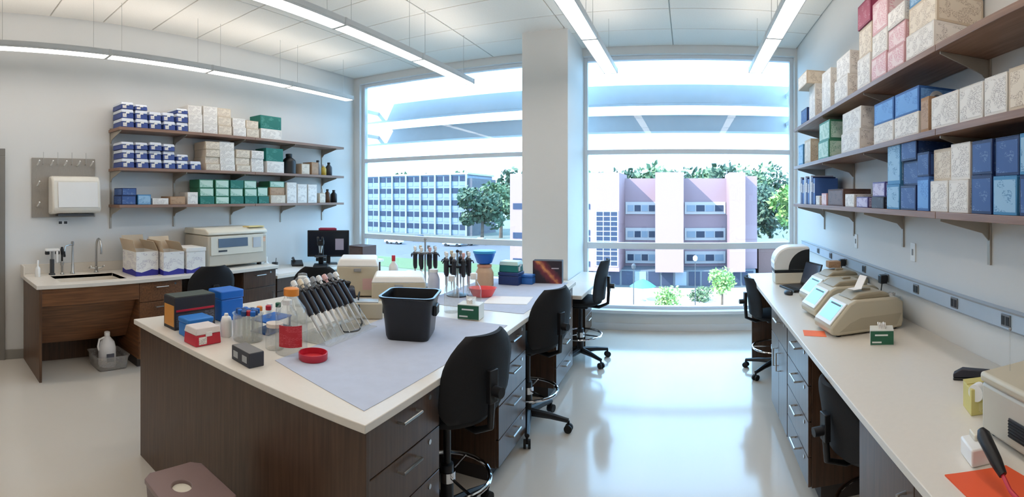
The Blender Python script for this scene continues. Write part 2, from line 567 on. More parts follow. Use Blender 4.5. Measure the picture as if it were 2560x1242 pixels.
# trees
BARK = mat('bark', (92, 78, 66), .9)
def leafmat(n, c):
    m = mat(n, c, .7, var=.3, scale=1.2)
    return m
LEAF = [leafmat('leaf_dark', (64, 84, 62)), leafmat('leaf_mid', (86, 108, 74)), leafmat('leaf_light', (128, 160, 88))]
def tree(label, x, y, h, rx, leaf, n=900, trunk=.3, z=ZG, size=.5, low=.25, cat='tree', name='tree', group=None):
    t = thing(name, label, cat, (x, y, z), group=group)
    MB().tube([(0, 0, 0), (.05 * h / 5, 0, h * .35), (-.04, .05, h * .75)], .1, 8, radii=[.035 * h, .025 * h, .01 * h]).build('trunk', BARK, t)
    rnd = random.Random(hash((round(x, 2), round(h, 2))) & 0xffff)
    m = MB()
    cl = [(rnd.uniform(-.55, .55) * rx, rnd.uniform(-.55, .55) * rx, h * rnd.uniform(low + .15, .86), rnd.uniform(.32, .55) * rx) for _ in range(16)]
    for k in range(n):
        c = cl[k % len(cl)]
        u = Vector((rnd.gauss(0, 1), rnd.gauss(0, 1), rnd.gauss(0, .8)))
        u = u.normalized() * c[3] * rnd.uniform(.6, 1.05)
        p = Vector(c[:3]) + u
        p.z = min(max(p.z, h * low), h * 1.02)
        a = Vector((rnd.gauss(0, 1), rnd.gauss(0, 1), rnd.gauss(0, 1))).normalized()
        b = a.orthogonal().normalized()
        sz = size * rnd.uniform(.5, 1.1)
        i = len(m.v)
        m.v += [tuple(p + a * sz), tuple(p + b * sz * .6), tuple(p - a * sz), tuple(p - b * sz * .6)]
        m.f.append((i, i + 1, i + 2, i + 3))
    m.build('foliage', leaf, t)
    return t
tree('large dark leafy tree beside the glass office block', xb(1205, 100), 100, 13.4, 5.2, LEAF[0], 1500, size=.7)
tree('pale leafy tree between office block and brick pier', xb(1252, 116), 116, 15.0, 5.0, LEAF[1], 1300, size=.7)
tree('tall dark tree right of the brick building', xb(1925, 82), 82, 13.0, 5.0, LEAF[0], 1500, size=.6)
tree('tall pale green tree at right edge of right window', xb(1990, 72), 72, 15.0, 4.0, LEAF[2], 1500, size=.6)
tree('small bright green tree standing on the sunny plaza', xb(1805, 47), 47, 3.7, 1.45, LEAF[2], 900, size=.2, low=.2)
tree('low pale shrub on the plaza left of the lamp post', xb(1672, 46), 46, 2.0, 1.5, LEAF[2], 500, size=.2, low=.05, cat='shrub', name='shrub')
tree('low green hedge shrub right of the plaza lamp post', xb(1752, 49), 49, 1.3, 1.4, LEAF[1], 400, size=.2, low=.05, cat='shrub', name='shrub')
for k, (px, top, c) in enumerate(((1010, 428, 1), (1075, 432, 0), (1150, 424, 1), (1285, 420, 0), (1490, 414, 1), (1570, 418, 0), (1625, 402, 1), (1700, 420, 0), (1760, 412, 1), (1830, 400, 0), (1890, 398, 1), (1950, 405, 0))):
    Y = 150.0 + 24 * (k % 3)
    tree('far tree on the skyline, %s from the left' % ORD[k], xb(px, Y), Y, zb(px, top, Y) - ZG, 7.0 + .03 * (Y - 150), LEAF[c], 500, size=1.3, group='trees on the skyline')
# cars
TYRE = mat('tyre', (30, 30, 32), .8)
def car(label, x, y, rz, paint):
    t = thing('car', label, 'car', (x, y, ZG + .03), rz)
    body = [(-2.1, .35), (2.1, .35), (2.15, .75), (1.3, .9), (-1.7, .95), (-2.15, .8)]
    MB().prism(body, -.85, .85).build('body', paint, t, .08)
    MB().prism([(-1.6, .93), (1.15, .88), (.55, 1.42), (-1.0, 1.45)], -.75, .75).build('cabin', DGLASS, t, .06)
    MB().box(-.95, .5, -.7, .7, 1.42, 1.5).build('roof', paint, t, .04)
    for sx in (-1.3, 1.3):
        for sy in (-.8, .8):
            MB().cyla((sx, sy - .1, .33), (sx, sy + .1, .33), .33, n=16).build('wheel', TYRE, t)
CP = [mat('car_silver', (196, 204, 214), .3, .3), mat('car_navy', (52, 66, 100), .3, .2), mat('car_white', (238, 240, 242), .3), mat('car_teal', (60, 150, 176), .3, .2)]
car('silver car parked beyond the left window', xb(1132, 92), 92, .1, CP[0])
car('navy car parked beside the silver car', xb(1162, 95), 95, .1, CP[1])
car('white car parked under the left window trees', xb(1205, 98), 98, 0, CP[2])
car('white car parked furthest left in the car park', xb(985, 90), 90, 0, CP[2])
car('navy car parked second from left in the car park', xb(1050, 98), 98, 0, CP[1])
car('silver car on the road behind the right window tree', xb(1975, 74), 74, .2, CP[0])
# teal market umbrella over a table and lamp posts on the plaza
um = thing('patio_umbrella', 'teal patio umbrella on the plaza outside the right window', 'umbrella', (xb(1607, 49), 49, ZG))
MB().cyla((0, 0, 0), (0, 0, 2.3), .04).build('pole', STEEL, um)
MB().lathe([(1.35, 1.5), (1.3, 1.55), (.7, 1.95), (.05, 2.25)], n=8).build('canopy', mat('teal_canvas', (70, 160, 180), .8), um)
MB().cyl(0, 0, 0, .12, .3).build('base', GREY, um)
for px, top, lab in ((1738, 652, 'white globe lamp post in middle of the plaza'), (1584, 672, 'dark lamp post beside the teal patio umbrella')):
    lp = thing('lamp_post', lab, 'lamp post', (xb(px, 46), 46, ZG))
    hh = zb(px, top, 46) - ZG
    MB().cyla((0, 0, 0), (0, 0, hh), .05, .035).build('pole', DARKGREY, lp)
    MB().lathe([(.1, hh), (.2, hh + .1), (.22, hh + .35), (.1, hh + .5), (.02, hh + .52)], n=12).build('lamp_head', WHITE if px > 1700 else DARKGREY, lp)
# ------------------------------------------------------------------ cabinets and worktops
def handle_mb(w=.13):
    m = MB().tube([(-w / 2, 0, 0), (-w / 2, -.03, 0), (w / 2, -.03, 0), (w / 2, 0, 0)], .006, 8)
    return m
def cabinet(label, x, y, rz, wid, dep, drawers, h=.862, doors=0, name='drawer_cabinet', cat='cabinet', group=None, wm=None):
    """unit whose front (local -Y) stands at its origin; drawers = list of heights from the top down"""
    wm = wm or WALNUT
    t = thing(name, label, cat, (x, y, 0), rz, group)
    MB().box(-wid / 2, wid / 2, .02, dep, .09, h).build('body', wm, t, .002)
    MB().box(-wid / 2 + .01, wid / 2 - .01, .075, dep, 0, .09).build('toe_kick', TOE, t)
    z = h - .004
    for dh in drawers:
        d = MB().box(-wid / 2 + .004, wid / 2 - .004, 0, .019, -dh + .006, 0).build('drawer', wm, t, .002, loc=(0, 0, z))
        handle_mb(min(.14, wid * .35)).build('handle', STEEL, d, loc=(0, 0, -.05))
        MB().cyla((0, 0, 0), (0, -.004, 0), .011, n=12).build('lock', STEEL, d, loc=(wid * .33, 0, -.035))
        z -= dh
    if doors:
        dw = (wid - .004) / doors
        for k in range(doors):
            d = MB().box(0, dw - .005, 0, .019, .095 - z, 0).build('door', wm, t, .002, loc=(-wid / 2 + .004 + k * dw, 0, z))
            s = MB().tube([(0, 0, 0), (0, -.03, 0), (0, -.03, -.13), (0, 0, -.13)], .006, 8)
            s.build('handle', STEEL, d, loc=(dw - .06 if k == 0 else .06, 0, -.07))
    return t
R90 = PI / 2
D4 = [.2, .2, .2, .168]
# --- island: end panel, cabinets along the aisle, worktop
IX0, IX1, IY0, IY1 = -2.97, -1.075, 1.38, 4.6
MB().box(IX0, IX1, IY0, IY1, TB - .032, TB).build('worktop', TOPM, bev=.003, label='white island worktop covered with bottles, pipettes and boxes', cat='worktop')
MB().box(IX0 + .04, IX1 - .02, 0, .025, 0, TB - .04).build('end_panel', WALNUT, bev=.002, loc=(0, IY0 + .03, 0), label='wide dark walnut end panel closing the island', cat='panel')
cabinet('four-drawer walnut cabinet at the near end of the island', -1.105, 1.706, R90, .55, .6, D4)
cabinet('four-drawer walnut cabinet between the two near island chairs', -1.105, 2.95, R90, .5, .6, D4)
cabinet('four-drawer walnut cabinet at the far end of island', -1.105, 4.29, R90, .6, .6, D4)
MB().box(0, .02, 1.98, 4.58, 0, TB - .04).build('knee_space_panel', WALNUT, bev=.002, loc=(-2.0, 0, 0), label='walnut back panel in the island knee spaces', cat='panel')
cabinet('two-door walnut cabinet on the left side of island near end', -2.94, 1.80, -R90, .7, .6, [.2], doors=2, name='door_cabinet')
cabinet('two-door walnut cabinet on the left side of island far end', -2.94, 4.2, -R90, .7, .6, [.2], doors=2, name='door_cabinet')
# --- low desk between island and window
MB().box(-2.6, -1.02, 4.62, 5.43, .722, .76).build('low_desk_top', TOPM, bev=.006, label='low white desk top between the island and column', cat='worktop')
MB().box(-1.36, -1.02, 5.43, 6.12, .722, .76).build('low_desk_top', TOPM, bev=.006, label='narrow low white desk top beside the column at window', cat='worktop')
cabinet('low walnut drawer cabinet under the desk by the column', -1.2, 5.75, R90, .5, .15, [.21, .21, .2], h=.72)
MB().box(-2.58, -1.15, 5.38, 5.4, 0, .722).build('desk_panel', WALNUT, label='walnut modesty panel under the low desk', cat='panel')
# --- right bench
RX = .64
MB().box(RX, XR - .002, -.9, 5.2, TB - .032, TB).build('worktop', TOPM, bev=.003, label='long white worktop running along the right wall', cat='worktop')
cabinet('four-drawer walnut cabinet left of the near right chair', .665, 2.93, -R90, .58, .72, D4)
cabinet('two-door walnut cabinet beside the far right chair', .665, 3.54, -R90, .62, .72, [.2], doors=2, name='door_cabinet')
cabinet('two-door walnut cabinet at right foreground under the worktop', .665, 1.33, -R90, .98, .72, [], doors=2, name='door_cabinet')
cabinet('two-door walnut cabinet nearest the camera on the right', .665, .3, -R90, 1.0, .72, [], doors=2, name='door_cabinet')
MB().box(.68, 1.40, 5.16, 5.18, 0, TB - .04).build('end_panel', WALNUT, bev=.002, label='walnut end panel of right bench toward the window', cat='panel')
MB().box(1.30, 1.32, 1.84, 2.62, 0, TB - .04).build('knee_space_panel', WALNUT, label='walnut back panel behind the near right chair', cat='panel')
MB().box(1.30, 1.32, 3.87, 5.15, 0, TB - .04).build('knee_space_panel', WALNUT, label='walnut back panel behind the far right chair', cat='panel')
# --- left counter with sink
LXF = -4.37
sy0, sy1, sx0, sx1 = 1.32, 2.02, -4.9, -4.5
wt = thing('sink_worktop', 'white worktop with sink along the left wall', 'worktop', (0, 0, TB - .038))
m = MB()
m.box(XL + .002, sx0, 1.05, 3.93, 0, .038)
m.box(sx1, LXF, 1.05, 3.93, 0, .038)
m.box(sx0, sx1, 1.05, sy0, 0, .038)
m.box(sx0, sx1, sy1, 3.93, 0, .038)
m.build('top', TOPM, wt, .004)
m = MB()
m.box(sx0 - .012, sx0, sy0, sy1, -.05, .036)
m.box(sx1, sx1 + .012, sy0, sy1, -.05, .036)
m.box(sx0 - .012, sx1 + .012, sy0 - .012, sy0, -.05, .036)
m.box(sx0 - .012, sx1 + .012, sy1, sy1 + .012, -.05, .036)
m.box(sx0 - .012, sx1 + .012, sy0 - .012, sy1 + .012, -.062, -.05)
m.build('basin', TOPM, wt, .003)
MB().cyl(-4.7, 1.67, -.05, -.046, .04).build('drain', STEEL, wt)
MB().box(XL + .002, XL + .022, 1.05, 3.93, .038, .138).build('backsplash', TOPM, wt, .003)
MB().box(XL + .022, -4.95, 1.05, 1.065, .038, .138).build('side_splash', TOPM, wt, .003)
sb = thing('sink_cabinet', 'open walnut sink base with slanted pipe cover', 'cabinet', (0, 0, 0))
MB().box(XL + .01, LXF - .01, 1.08, 1.105, 0, TB - .04).build('side_panel', wood('walnut_laminate_warm_lit', (78, 54, 38), (104, 74, 52), rough=.35), sb, .002)  # warm light on this panel is mixed into its wood colours
MB().box(LXF - .045, LXF - .02, 1.105, 2.1, .70, TB - .04).build('apron', WALNUTX_LIT, sb, .002)
n0 = MB().prism([(-4.48, .70), (-4.46, .70), (-4.72, .26), (-4.74, .26)], 1.11, 2.1)
n0.build('pipe_cover', WALNUTX_LIT, sb)
MB().box(-4.98, -4.96, 1.11, 2.1, 0, .5).build('back_panel', WALNUT, sb)
cabinet('narrow walnut drawer cabinet right of the sink', LXF - .03, 2.355, R90, .5, .66, D4, wm=WALNUTX_LIT)
cabinet('two-door walnut cabinet under the centrifuge', LXF - .03, 3.66, R90, .5, .66, [.2], doors=1, name='door_cabinet')
MB().box(XL + .02, XL + .04, 2.6, 3.4, 0, TB - .04).build('knee_space_panel', WALNUT, label='walnut panel behind the left wall chair', cat='panel')
# low desk in the left corner
MB().box(XL + .002, -4.42, 3.95, 6.15, .722, .76).build('low_desk_top', TOPM, bev=.006, label='low white desk top in the left window corner', cat='worktop')
cabinet('low walnut door cabinet below the left corner desk', -4.45, 4.32, R90, .7, .6, [.16], h=.72, doors=1, name='door_cabinet')
MB().box(XL + .01, -4.46, 6.1, 6.12, 0, .722).build('desk_panel', WALNUT, label='walnut panel under the left desk at the window', cat='panel')

# ------------------------------------------------------------------ lab chairs
def make_chair(base=.35):
    """origin on the floor under the column; sits facing local +Y, backrest at local -Y"""
    t = thing('lab_chair', 'x', 'chair')
    # seat cushion
    prof = [(.02, .60), (.19, .602), (.225, .62), (.23, .645), (.2, .665), (.02, .668)]
    MB().lathe(prof, n=28).build('seat', FABRIC, t, angle=60)
    MB().box(-.09, .09, -.1, .1, .565, .602).build('mechanism', BLACK, t, .01)
    # backrest: curved shell, wider in the middle, rounded top
    m = MB()
    nu, nv = 12, 12
    for side in (0, 1):
        for j in range(nv + 1):
            v = j / nv
            hw = .25 * (1 - .5 * max(0, (v - .55) / .45) ** 2.2) * (1 - .25 * max(0, (.25 - v) / .25) ** 2)
            for i in range(nu + 1):
                u = -1 + 2 * i / nu
                x = u * hw
                yy = -.235 + .055 * u * u - .05 * (v - .4) ** 2 - .05 * v + (.028 if side else 0) * (1 - .5 * u * u)
                m.v.append((x, yy - .015, .66 + .41 * v))
    w_ = nu + 1
    o = w_ * (nv + 1)
    for j in range(nv):
        for i in range(nu):
            a = j * w_ + i
            m.f.append((a, a + 1, a + 1 + w_, a + w_))
            m.f.append((o + a, o + a + w_, o + a + 1 + w_, o + a + 1))
    rim = [i for i in range(w_)] + [j * w_ + nu for j in range(1, nv + 1)] + [nv * w_ + i for i in reversed(range(nu))] + [j * w_ for j in reversed(range(1, nv))]
    for a, b in zip(rim, rim[1:] + rim[:1]):
        m.f.append((a, b, o + b, o + a))
    m.build('backrest', FABRIC, t, angle=70)
    m = MB().tube([(0, -.02, .59), (0, -.2, .575), (0, -.295, .62), (0, -.305, .78)], .018, 8)
    m.box(-.03, .03, -.32, -.29, .74, .9)
    m.build('back_post', BLACK, t, .004)
    MB().cyla((0, -.32, .80), (0, -.365, .80), .026, n=14).build('back_knob', BLACK, t)
    MB().tube([(.08, 0, .585), (.17, -.02, .575), (.26, -.03, .57)], .007, 6, radii=[.007, .007, .012]).build('lever', BLACK, t)
    MB().lathe([(.034, .1), (.034, .34), (.02, .345), (.02, .57)], n=14).build('column', BLACK, t)
    ring = [(.225 * math.cos(a * PI / 14), .225 * math.sin(a * PI / 14), .28) for a in range(28)]
    r = MB().tube(ring, .011, 8, closed=True).build('foot_ring', CHROME, t)
    sp = MB()
    for k in range(3):
        a = k * 2 * PI / 3 + .3
        sp.cyla((.03 * math.cos(a), .03 * math.sin(a), .28), (.22 * math.cos(a), .22 * math.sin(a), .28), .007, n=8)
    sp.lathe([(.045, .255), (.045, .305)], n=14)
    sp.build('spoke', CHROME, r)
    for k in range(5):
        a = k * 2 * PI / 5 + base
        c, s_ = math.cos(a), math.sin(a)
        leg = MB().tube([(.02 * c, .02 * s_, .115), (.18 * c, .18 * s_, .105), (.315 * c, .315 * s_, .085)], .02, 8, radii=[.032, .024, .017]).build('leg', BLACK, t)
        cs = MB()
        px, py = .315 * c, .315 * s_
        for q in (-.016, .016):
            cs.cyla((px - s_ * (q - .009), py + c * (q - .009), .03), (px - s_ * (q + .009), py + c * (q + .009), .03), .03, n=16)
        cs.cyla((px, py, .03), (px, py, .085), .009, n=8)
        cs.build('caster', RUBBER, leg)
    return t
CH = [('black lab chair nearest the camera tucked under the island', (-1.2, 2.23), R90 - .3, -1.27),
      ('black lab chair second from camera along the island', (-1.18, 3.46), R90 - .35, -1.22),
      ('black lab chair at the low desk beside the column', (-1.12, 5.0), R90 - .05, .35),
      ('black lab chair at the far end of the right bench', (.86, 4.75), -R90 + .1, .35),
      ('black lab chair in right foreground under the right bench', (.93, 2.22), -R90 + .15, .35),
      ('black lab chair at the left wall counter below centrifuge', (-4.06, 2.62), R90 - .1, .9),
      ('black lab chair with back to camera left of island', (-3.62, 3.82), .73, .35)]
for lab, (x, y), rz, base in CH:
    c = make_chair(base)
    c.location = (x, y, 0)
    c.rotation_euler = (0, 0, rz)
    c['label'] = lab
    c['group'] = 'lab chairs'
    if 'left of island' in lab:
        c.scale = (1, 1, .94)
    if 'right' in lab:
        c.scale = (1, 1, .8 if 'foreground' in lab else .88)

# ------------------------------------------------------------------ wall shelves
BRK = mat('bracket_metal', (176, 168, 156), .4, .3)
SHZ = (1.645, 2.04, 2.44)
SHN = ('bottom', 'middle', 'top')
def shelves(side, xw, dep, spans, brackets, zs):
    sgn = 1 if side == 'left' else -1
    xf = xw + sgn * dep
    for zi, z in enumerate(zs):
        for k, (y0, y1) in enumerate(spans):
            where = ('near' if k == 0 else 'far') + ' half of the %s %s-wall shelf' % (SHN[zi], side)
            b = MB().box(min(xw + sgn * .012, xf), max(xw + sgn * .012, xf), y0 + .002, y1 - .002, z - .032, z)
            b.build('shelf_board', SHELFW, bev=.002, label='walnut shelf board, ' + where, cat='shelf', group='wall shelf boards')
        for k, y in enumerate(brackets):
            m = MB().prism([(xw + sgn * .012, z - .033), (xf - sgn * .02, z - .033), (xf - sgn * .02, z - .045), (xw + sgn * .05, z - .11), (xw + sgn * .012, z - .15)], y - .004, y + .004)
            m.build('shelf_bracket', BRK, bev=.001, label='metal bracket under the %s %s-wall shelf, %s from camera' % (SHN[zi], side, ORD[k]), cat='bracket', group='shelf brackets')
    for k, y in enumerate(brackets):
        MB().box(min(xw + sgn * .001, xw + sgn * .012), max(xw + sgn * .001, xw + sgn * .012), y - .012, y + .012, zs[0] - .27, zs[-1] + .02).build('shelf_standard', BRK, bev=.001, label='slotted wall rail for %s shelves, %s from camera' % (side, ORD[k]), cat='rail', group='shelf rails')
LSX, RSX = XL + .32, XR - .31
shelves('left', XL, .32, ((2.05, 3.9), (3.9, 5.62)), (2.08, 2.9, 3.75, 4.62, 5.47), (1.635, 2.035, 2.47))
shelves('right', XR, .31, ((.25, 2.0), (2.0, 5.05)), (1.0, 1.99, 3.0, 4.0, 4.93), (1.65, 2.04, 2.435))
# ------------------------------------------------------------------ boxes and what stands on the shelves
CARD = {
    'white': (mat('white_card', (226, 222, 216), .6), printed('white_card_print', (236, 232, 226), (110, 100, 100), 45, .55)),
    'cream': (mat('cream_card', (206, 190, 168), .65), printed('cream_card_print', (226, 214, 196), (120, 96, 80), 45, .5)),
    'pink': (mat('pink_card', (214, 168, 172), .6), printed('pink_card_print', (236, 214, 214), (190, 80, 110), 34, .8)),
    'blue': (mat('blue_card', (44, 92, 160), .5), printed('blue_card_print', (110, 164, 226), (60, 110, 190), 24, .7)),
    'navy': (mat('navy_card', (22, 44, 92), .5), printed('navy_card_print', (60, 92, 150), (150, 170, 205), 30, .4)),
    'lightblue': (mat('light_blue_card', (66, 132, 180), .5), printed('light_blue_card_print', (150, 190, 220), (40, 90, 150), 30, .6)),
    'teal': (mat('teal_card', (24, 116, 104), .5), printed('teal_card_print', (20, 110, 96), (170, 210, 196), 36, .5)),
    'green': (mat('green_card', (60, 130, 100), .5), printed('green_card_print', (196, 222, 208), (40, 130, 100), 34, .8)),
    'red': (mat('dark_red_card', (150, 48, 84), .55), printed('dark_red_print', (170, 70, 100), (220, 190, 196), 30, .4)),
    'brown': (mat('brown_card', (92, 66, 58), .7), printed('brown_card_print', (110, 84, 74), (60, 44, 40), 30, .4)),
    'kraft': (mat('kraft_card', (172, 136, 104), .8), printed('kraft_print', (180, 146, 114), (120, 86, 60), 30, .4)),
    'black': (mat('black_card', (40, 38, 44), .5), printed('black_card_print', (60, 58, 66), (150, 150, 156), 30, .4)),
    'purple': (mat('purple_card', (92, 84, 140), .5), printed('purple_card_print', (200, 194, 220), (70, 50, 130), 34, .8)),
}
TAPE = mat('packing_tape', (190, 170, 140), .35)
def carton(label, style, x, y, z, dx, dy, dz, rz=0.0, front='-y', name='carton', cat='box', group=None, panel=True, tape=True, both=False):
    """closed card box: two lid flaps with a seam, tape, printed panel on the front (and side)"""
    bm_, pm = CARD[style]
    t = thing(name, label, cat, (x, y, z), rz, group)
    MB().cbox(0, 0, 0, dx, dy, dz - .003).build('body', bm_, t, .002, seg=1)
    a = MB()
    if dx > dy:
        a.box(-dx / 2 + .001, dx / 2 - .001, -dy / 2 + .001, -.0015, dz - .003, dz)
        a.box(-dx / 2 + .001, dx / 2 - .001, .0015, dy / 2 - .001, dz - .003, dz)
    else:
        a.box(-dx / 2 + .001, -.0015, -dy / 2 + .001, dy / 2 - .001, dz - .003, dz)
        a.box(.0015, dx / 2 - .001, -dy / 2 + .001, dy / 2 - .001, dz - .003, dz)
    a.build('lid_flap', bm_, t)
    if panel:
        sides = [front]
        if both:
            sides = ['-y', '+x'] if front in ('-y', '+x') else ['-y', '-x']
        for f in sides:
            e, q = .0008, .9
            if f == '-y':
                MB().box(-dx / 2 * q, dx / 2 * q, -dy / 2 - e, -dy / 2, dz * .08, dz * .9).build('printed_panel', pm, t)
            elif f == '+x':
                MB().box(dx / 2, dx / 2 + e, -dy / 2 * q, dy / 2 * q, dz * .08, dz * .9).build('printed_panel', pm, t)
            elif f == '-x':
                MB().box(-dx / 2 - e, -dx / 2, -dy / 2 * q, dy / 2 * q, dz * .08, dz * .9).build('printed_panel', pm, t)
    return t
TIPB = mat('tip_rack_blue', (52, 74, 142), .35)
TIPL = mat('tip_rack_lid', (214, 220, 232), .3)
def tip_rack(label, x, y, z, dx, dy, dz, group=None, lower=None, upper=None):
    t = thing('tip_rack', label, 'tip rack', (x, y, z), 0, group)
    MB().frus((-dx / 2, dx / 2, -dy / 2, dy / 2), 0, (-dx / 2 + .004, dx / 2 - .004, -dy / 2 + .004, dy / 2 - .004), dz * .62).build('base', lower or TIPB, t, .004, seg=1)
    MB().frus((-dx / 2, dx / 2, -dy / 2, dy / 2), dz * .62, (-dx / 2 + .008, dx / 2 - .008, -dy / 2 + .008, dy / 2 - .008), dz - .002).build('lid', upper or TIPL, t, .004, seg=1)
    MB().box(dx / 2 - .004, dx / 2 + .003, -.02, .02, dz * .5, dz * .74).build('latch', WHITE, t)
    MB().box(dx / 2 - .003, dx / 2 + .001, -dy * .38, -dy * .08, dz * .1, dz * .5).build('sticker', CARD['white'][1], t)
    return t
def bottle(label, x, y, z, r, h, m, capm, neck=.4, cap=.12, name='bottle', cat='bottle', square=False, sticker=None, rz=0, group=None):
    t = thing(name, label, cat, (x, y, z), rz, group)
    hb = h * (1 - cap)
    n = 4 if square else 20
    prof = [(r * .92, 0), (r, h * .02), (r, hb * .68), (r * .9, hb * .78), (r * neck * 1.1, hb * .93), (r * neck, hb)]
    b = MB().lathe(prof, n=n)
    if square:
        b.rot(Matrix.Rotation(PI / 4, 4, 'Z') @ Matrix.Scale(1.18, 4))
    b.build('body', m, t, .006 if square else 0, angle=50)
    MB().lathe([(r * neck * 1.15, hb * .985), (r * neck * 1.15, h * .99), (r * neck, h)], n=16).build('cap', capm, t, angle=50)
    if sticker:
        k = MB()
        nn = 9
        for side in (0, 1):
            for i in range(nn):
                a = -PI / 2 + (-.75 + 1.5 * i / (nn - 1))
                for zz in (hb * .16, hb * .52):
                    rr = r * 1.005 + .0012 * side
                    k.v.append((rr * math.cos(a), rr * math.sin(a), zz))
        for i in range(nn - 1):
            a = i * 2
            k.f.append((a, a + 2, a + 3, a + 1))
            o = nn * 2
            k.f.append((o + a, o + a + 1, o + a + 3, o + a + 2))
        k.build('sticker', sticker, t, angle=80)
    return t

# ---- left shelves: stacks along the shelf, counted from the camera (left end in the photo)
LZ = (1.635, 2.035, 2.47)
NUMS = ['bottom', 'second', 'third', 'fourth', 'fifth']
def lab_stack(k, n, desc, i, where):
    lvl = 'single' if n == 1 else 'bottom' if k == 0 else 'top' if k == n - 1 else NUMS[k]
    return '%s, %s of stack %s on %s' % (desc, lvl, ORD[i], where)
def left_stacks(zi, rows, where):
    for i, (kind, yc, wd, hs, dep, jit) in enumerate(rows):
        z = LZ[zi]
        for k, h in enumerate(hs):
            x = XL + .32 - dep / 2 - .012 + (random.uniform(-.02, .0) if k else 0)
            y = yc + random.uniform(-jit, jit)
            kk = kind[k] if isinstance(kind, (list, tuple)) else kind
            if kk == 'tip':
                tip_rack(lab_stack(k, len(hs), 'blue tip rack with white lid', i, where), x, y, z, dep, wd, h, group='tip racks on the left shelves')
            else:
                carton(lab_stack(k, len(hs), kk + ' printed box', i, where), kk, x, y, z, dep, wd, h, front='+x', both=(i == 0), group='boxes on the left shelves')
            z += h + .0005
W = 'the top left shelf'
left_stacks(2, [('tip', 2.16, .15, (.1, .1, .075), .24, .006), ('tip', 2.33, .15, (.1, .1, .06), .24, .006), ('tip', 2.50, .15, (.1, .095), .24, .006),
                ('tip', 2.67, .15, (.1, .1), .24, .006), ('tip', 2.84, .15, (.1, .1, .06), .24, .006),
                ('white', 3.02, .19, (.11, .1, .1), .24, .004), ('white', 3.23, .2, (.11, .11, .1), .24, .004), ('cream', 3.44, .2, (.11, .11, .1), .24, .004),
                ('white', 3.66, .2, (.11, .11), .24, .004), ('cream', 3.87, .2, (.11, .1), .24, .004), (('white', 'teal'), 4.18, .36, (.13, .17), .22, .004)], W)
W = 'the middle left shelf'
left_stacks(1, [('tip', 2.16, .15, (.1, .1, .08), .24, .006), ('tip', 2.33, .15, (.1, .1, .08), .24, .006), ('tip', 2.50, .15, (.1, .1, .09), .24, .006),
                ('tip', 2.67, .15, (.1, .1, .08), .24, .006), ('tip', 2.84, .15, (.1, .07), .24, .006), ('tip', 3.02, .15, (.1,), .24, .006),
                ('cream', 3.26, .2, (.08, .08, .09, .09), .25, .004), ('white', 3.48, .22, (.08, .08, .09, .1), .25, .004), ('cream', 3.72, .22, (.08, .09, .1), .25, .004),
                ('white', 3.95, .2, (.08, .09, .1), .25, .004), (('white', 'teal'), 4.25, .3, (.15, .17), .22, .004)], W)
W = 'the bottom left shelf'
left_stacks(0, [('navy', 2.17, .17, (.1, .08), .22, .006), ('lightblue', 2.36, .16, (.11,), .2, .006), ('white', 2.56, .2, (.07,), .22, .004), ('kraft', 2.78, .2, (.09,), .22, .004),
                ('white', 2.98, .14, (.14,), .2, .004), (('teal', 'green', 'green'), 3.18, .2, (.09, .1, .1), .22, .004), (('green', 'green', 'green'), 3.4, .2, (.09, .1, .1), .22, .004),
                (('teal', 'green', 'teal'), 3.62, .2, (.09, .1, .1), .22, .004), (('teal', 'green', 'green'), 3.84, .2, (.09, .1, .1), .22, .004), (('teal', 'green'), 4.05, .17, (.09, .12), .22, .004),
                (('cream', 'kraft', 'green'), 4.3, .26, (.11, .1, .08), .22, .004), ('white', 4.55, .18, (.28,), .2, .004), ('white', 4.75, .18, (.26,), .2, .004), ('white', 4.95, .18, (.26,), .2, .004),
                ('cream', 5.16, .12, (.14,), .2, .004)], W)
bottle('dark jug at the middle left shelf far end', -4.93, 4.62, LZ[1], .1, .28, BLACK, BLACK, name='jug', cat='jug')
carton('small cream box beside dark jug on middle left shelf', 'cream', -4.93, 4.86, LZ[1], .18, .16, .15, front='+x')
carton('small kraft box next to bottles on middle left shelf', 'kraft', -4.93, 5.05, LZ[1], .18, .14, .18, front='+x')
bottle('grey bottle at far end of the middle left shelf', -4.92, 5.19, LZ[1], .05, .22, GREY, DARKGREY)
bottle('yellow bottle at far end of the middle left shelf', -4.92, 5.31, LZ[1], .045, .16, mat('yellow_plastic', (206, 176, 70), .4), WHITE)
bottle('dark bottle last on the middle left shelf', -4.92, 5.43, LZ[1], .05, .2, DARKGREY, BLACK)
bottle('white bottle near far end of bottom left shelf', -4.92, 5.29, LZ[0], .045, .2, WHITE, WHITE)
bottle('brown bottle near far end of bottom left shelf', -4.92, 5.40, LZ[0], .045, .2, mat('amber_glass', (96, 64, 40), .2), BLACK)
bottle('black bottle last on the bottom left shelf', -4.9, 5.52, LZ[0], .05, .19, BLACK, DARKGREY)

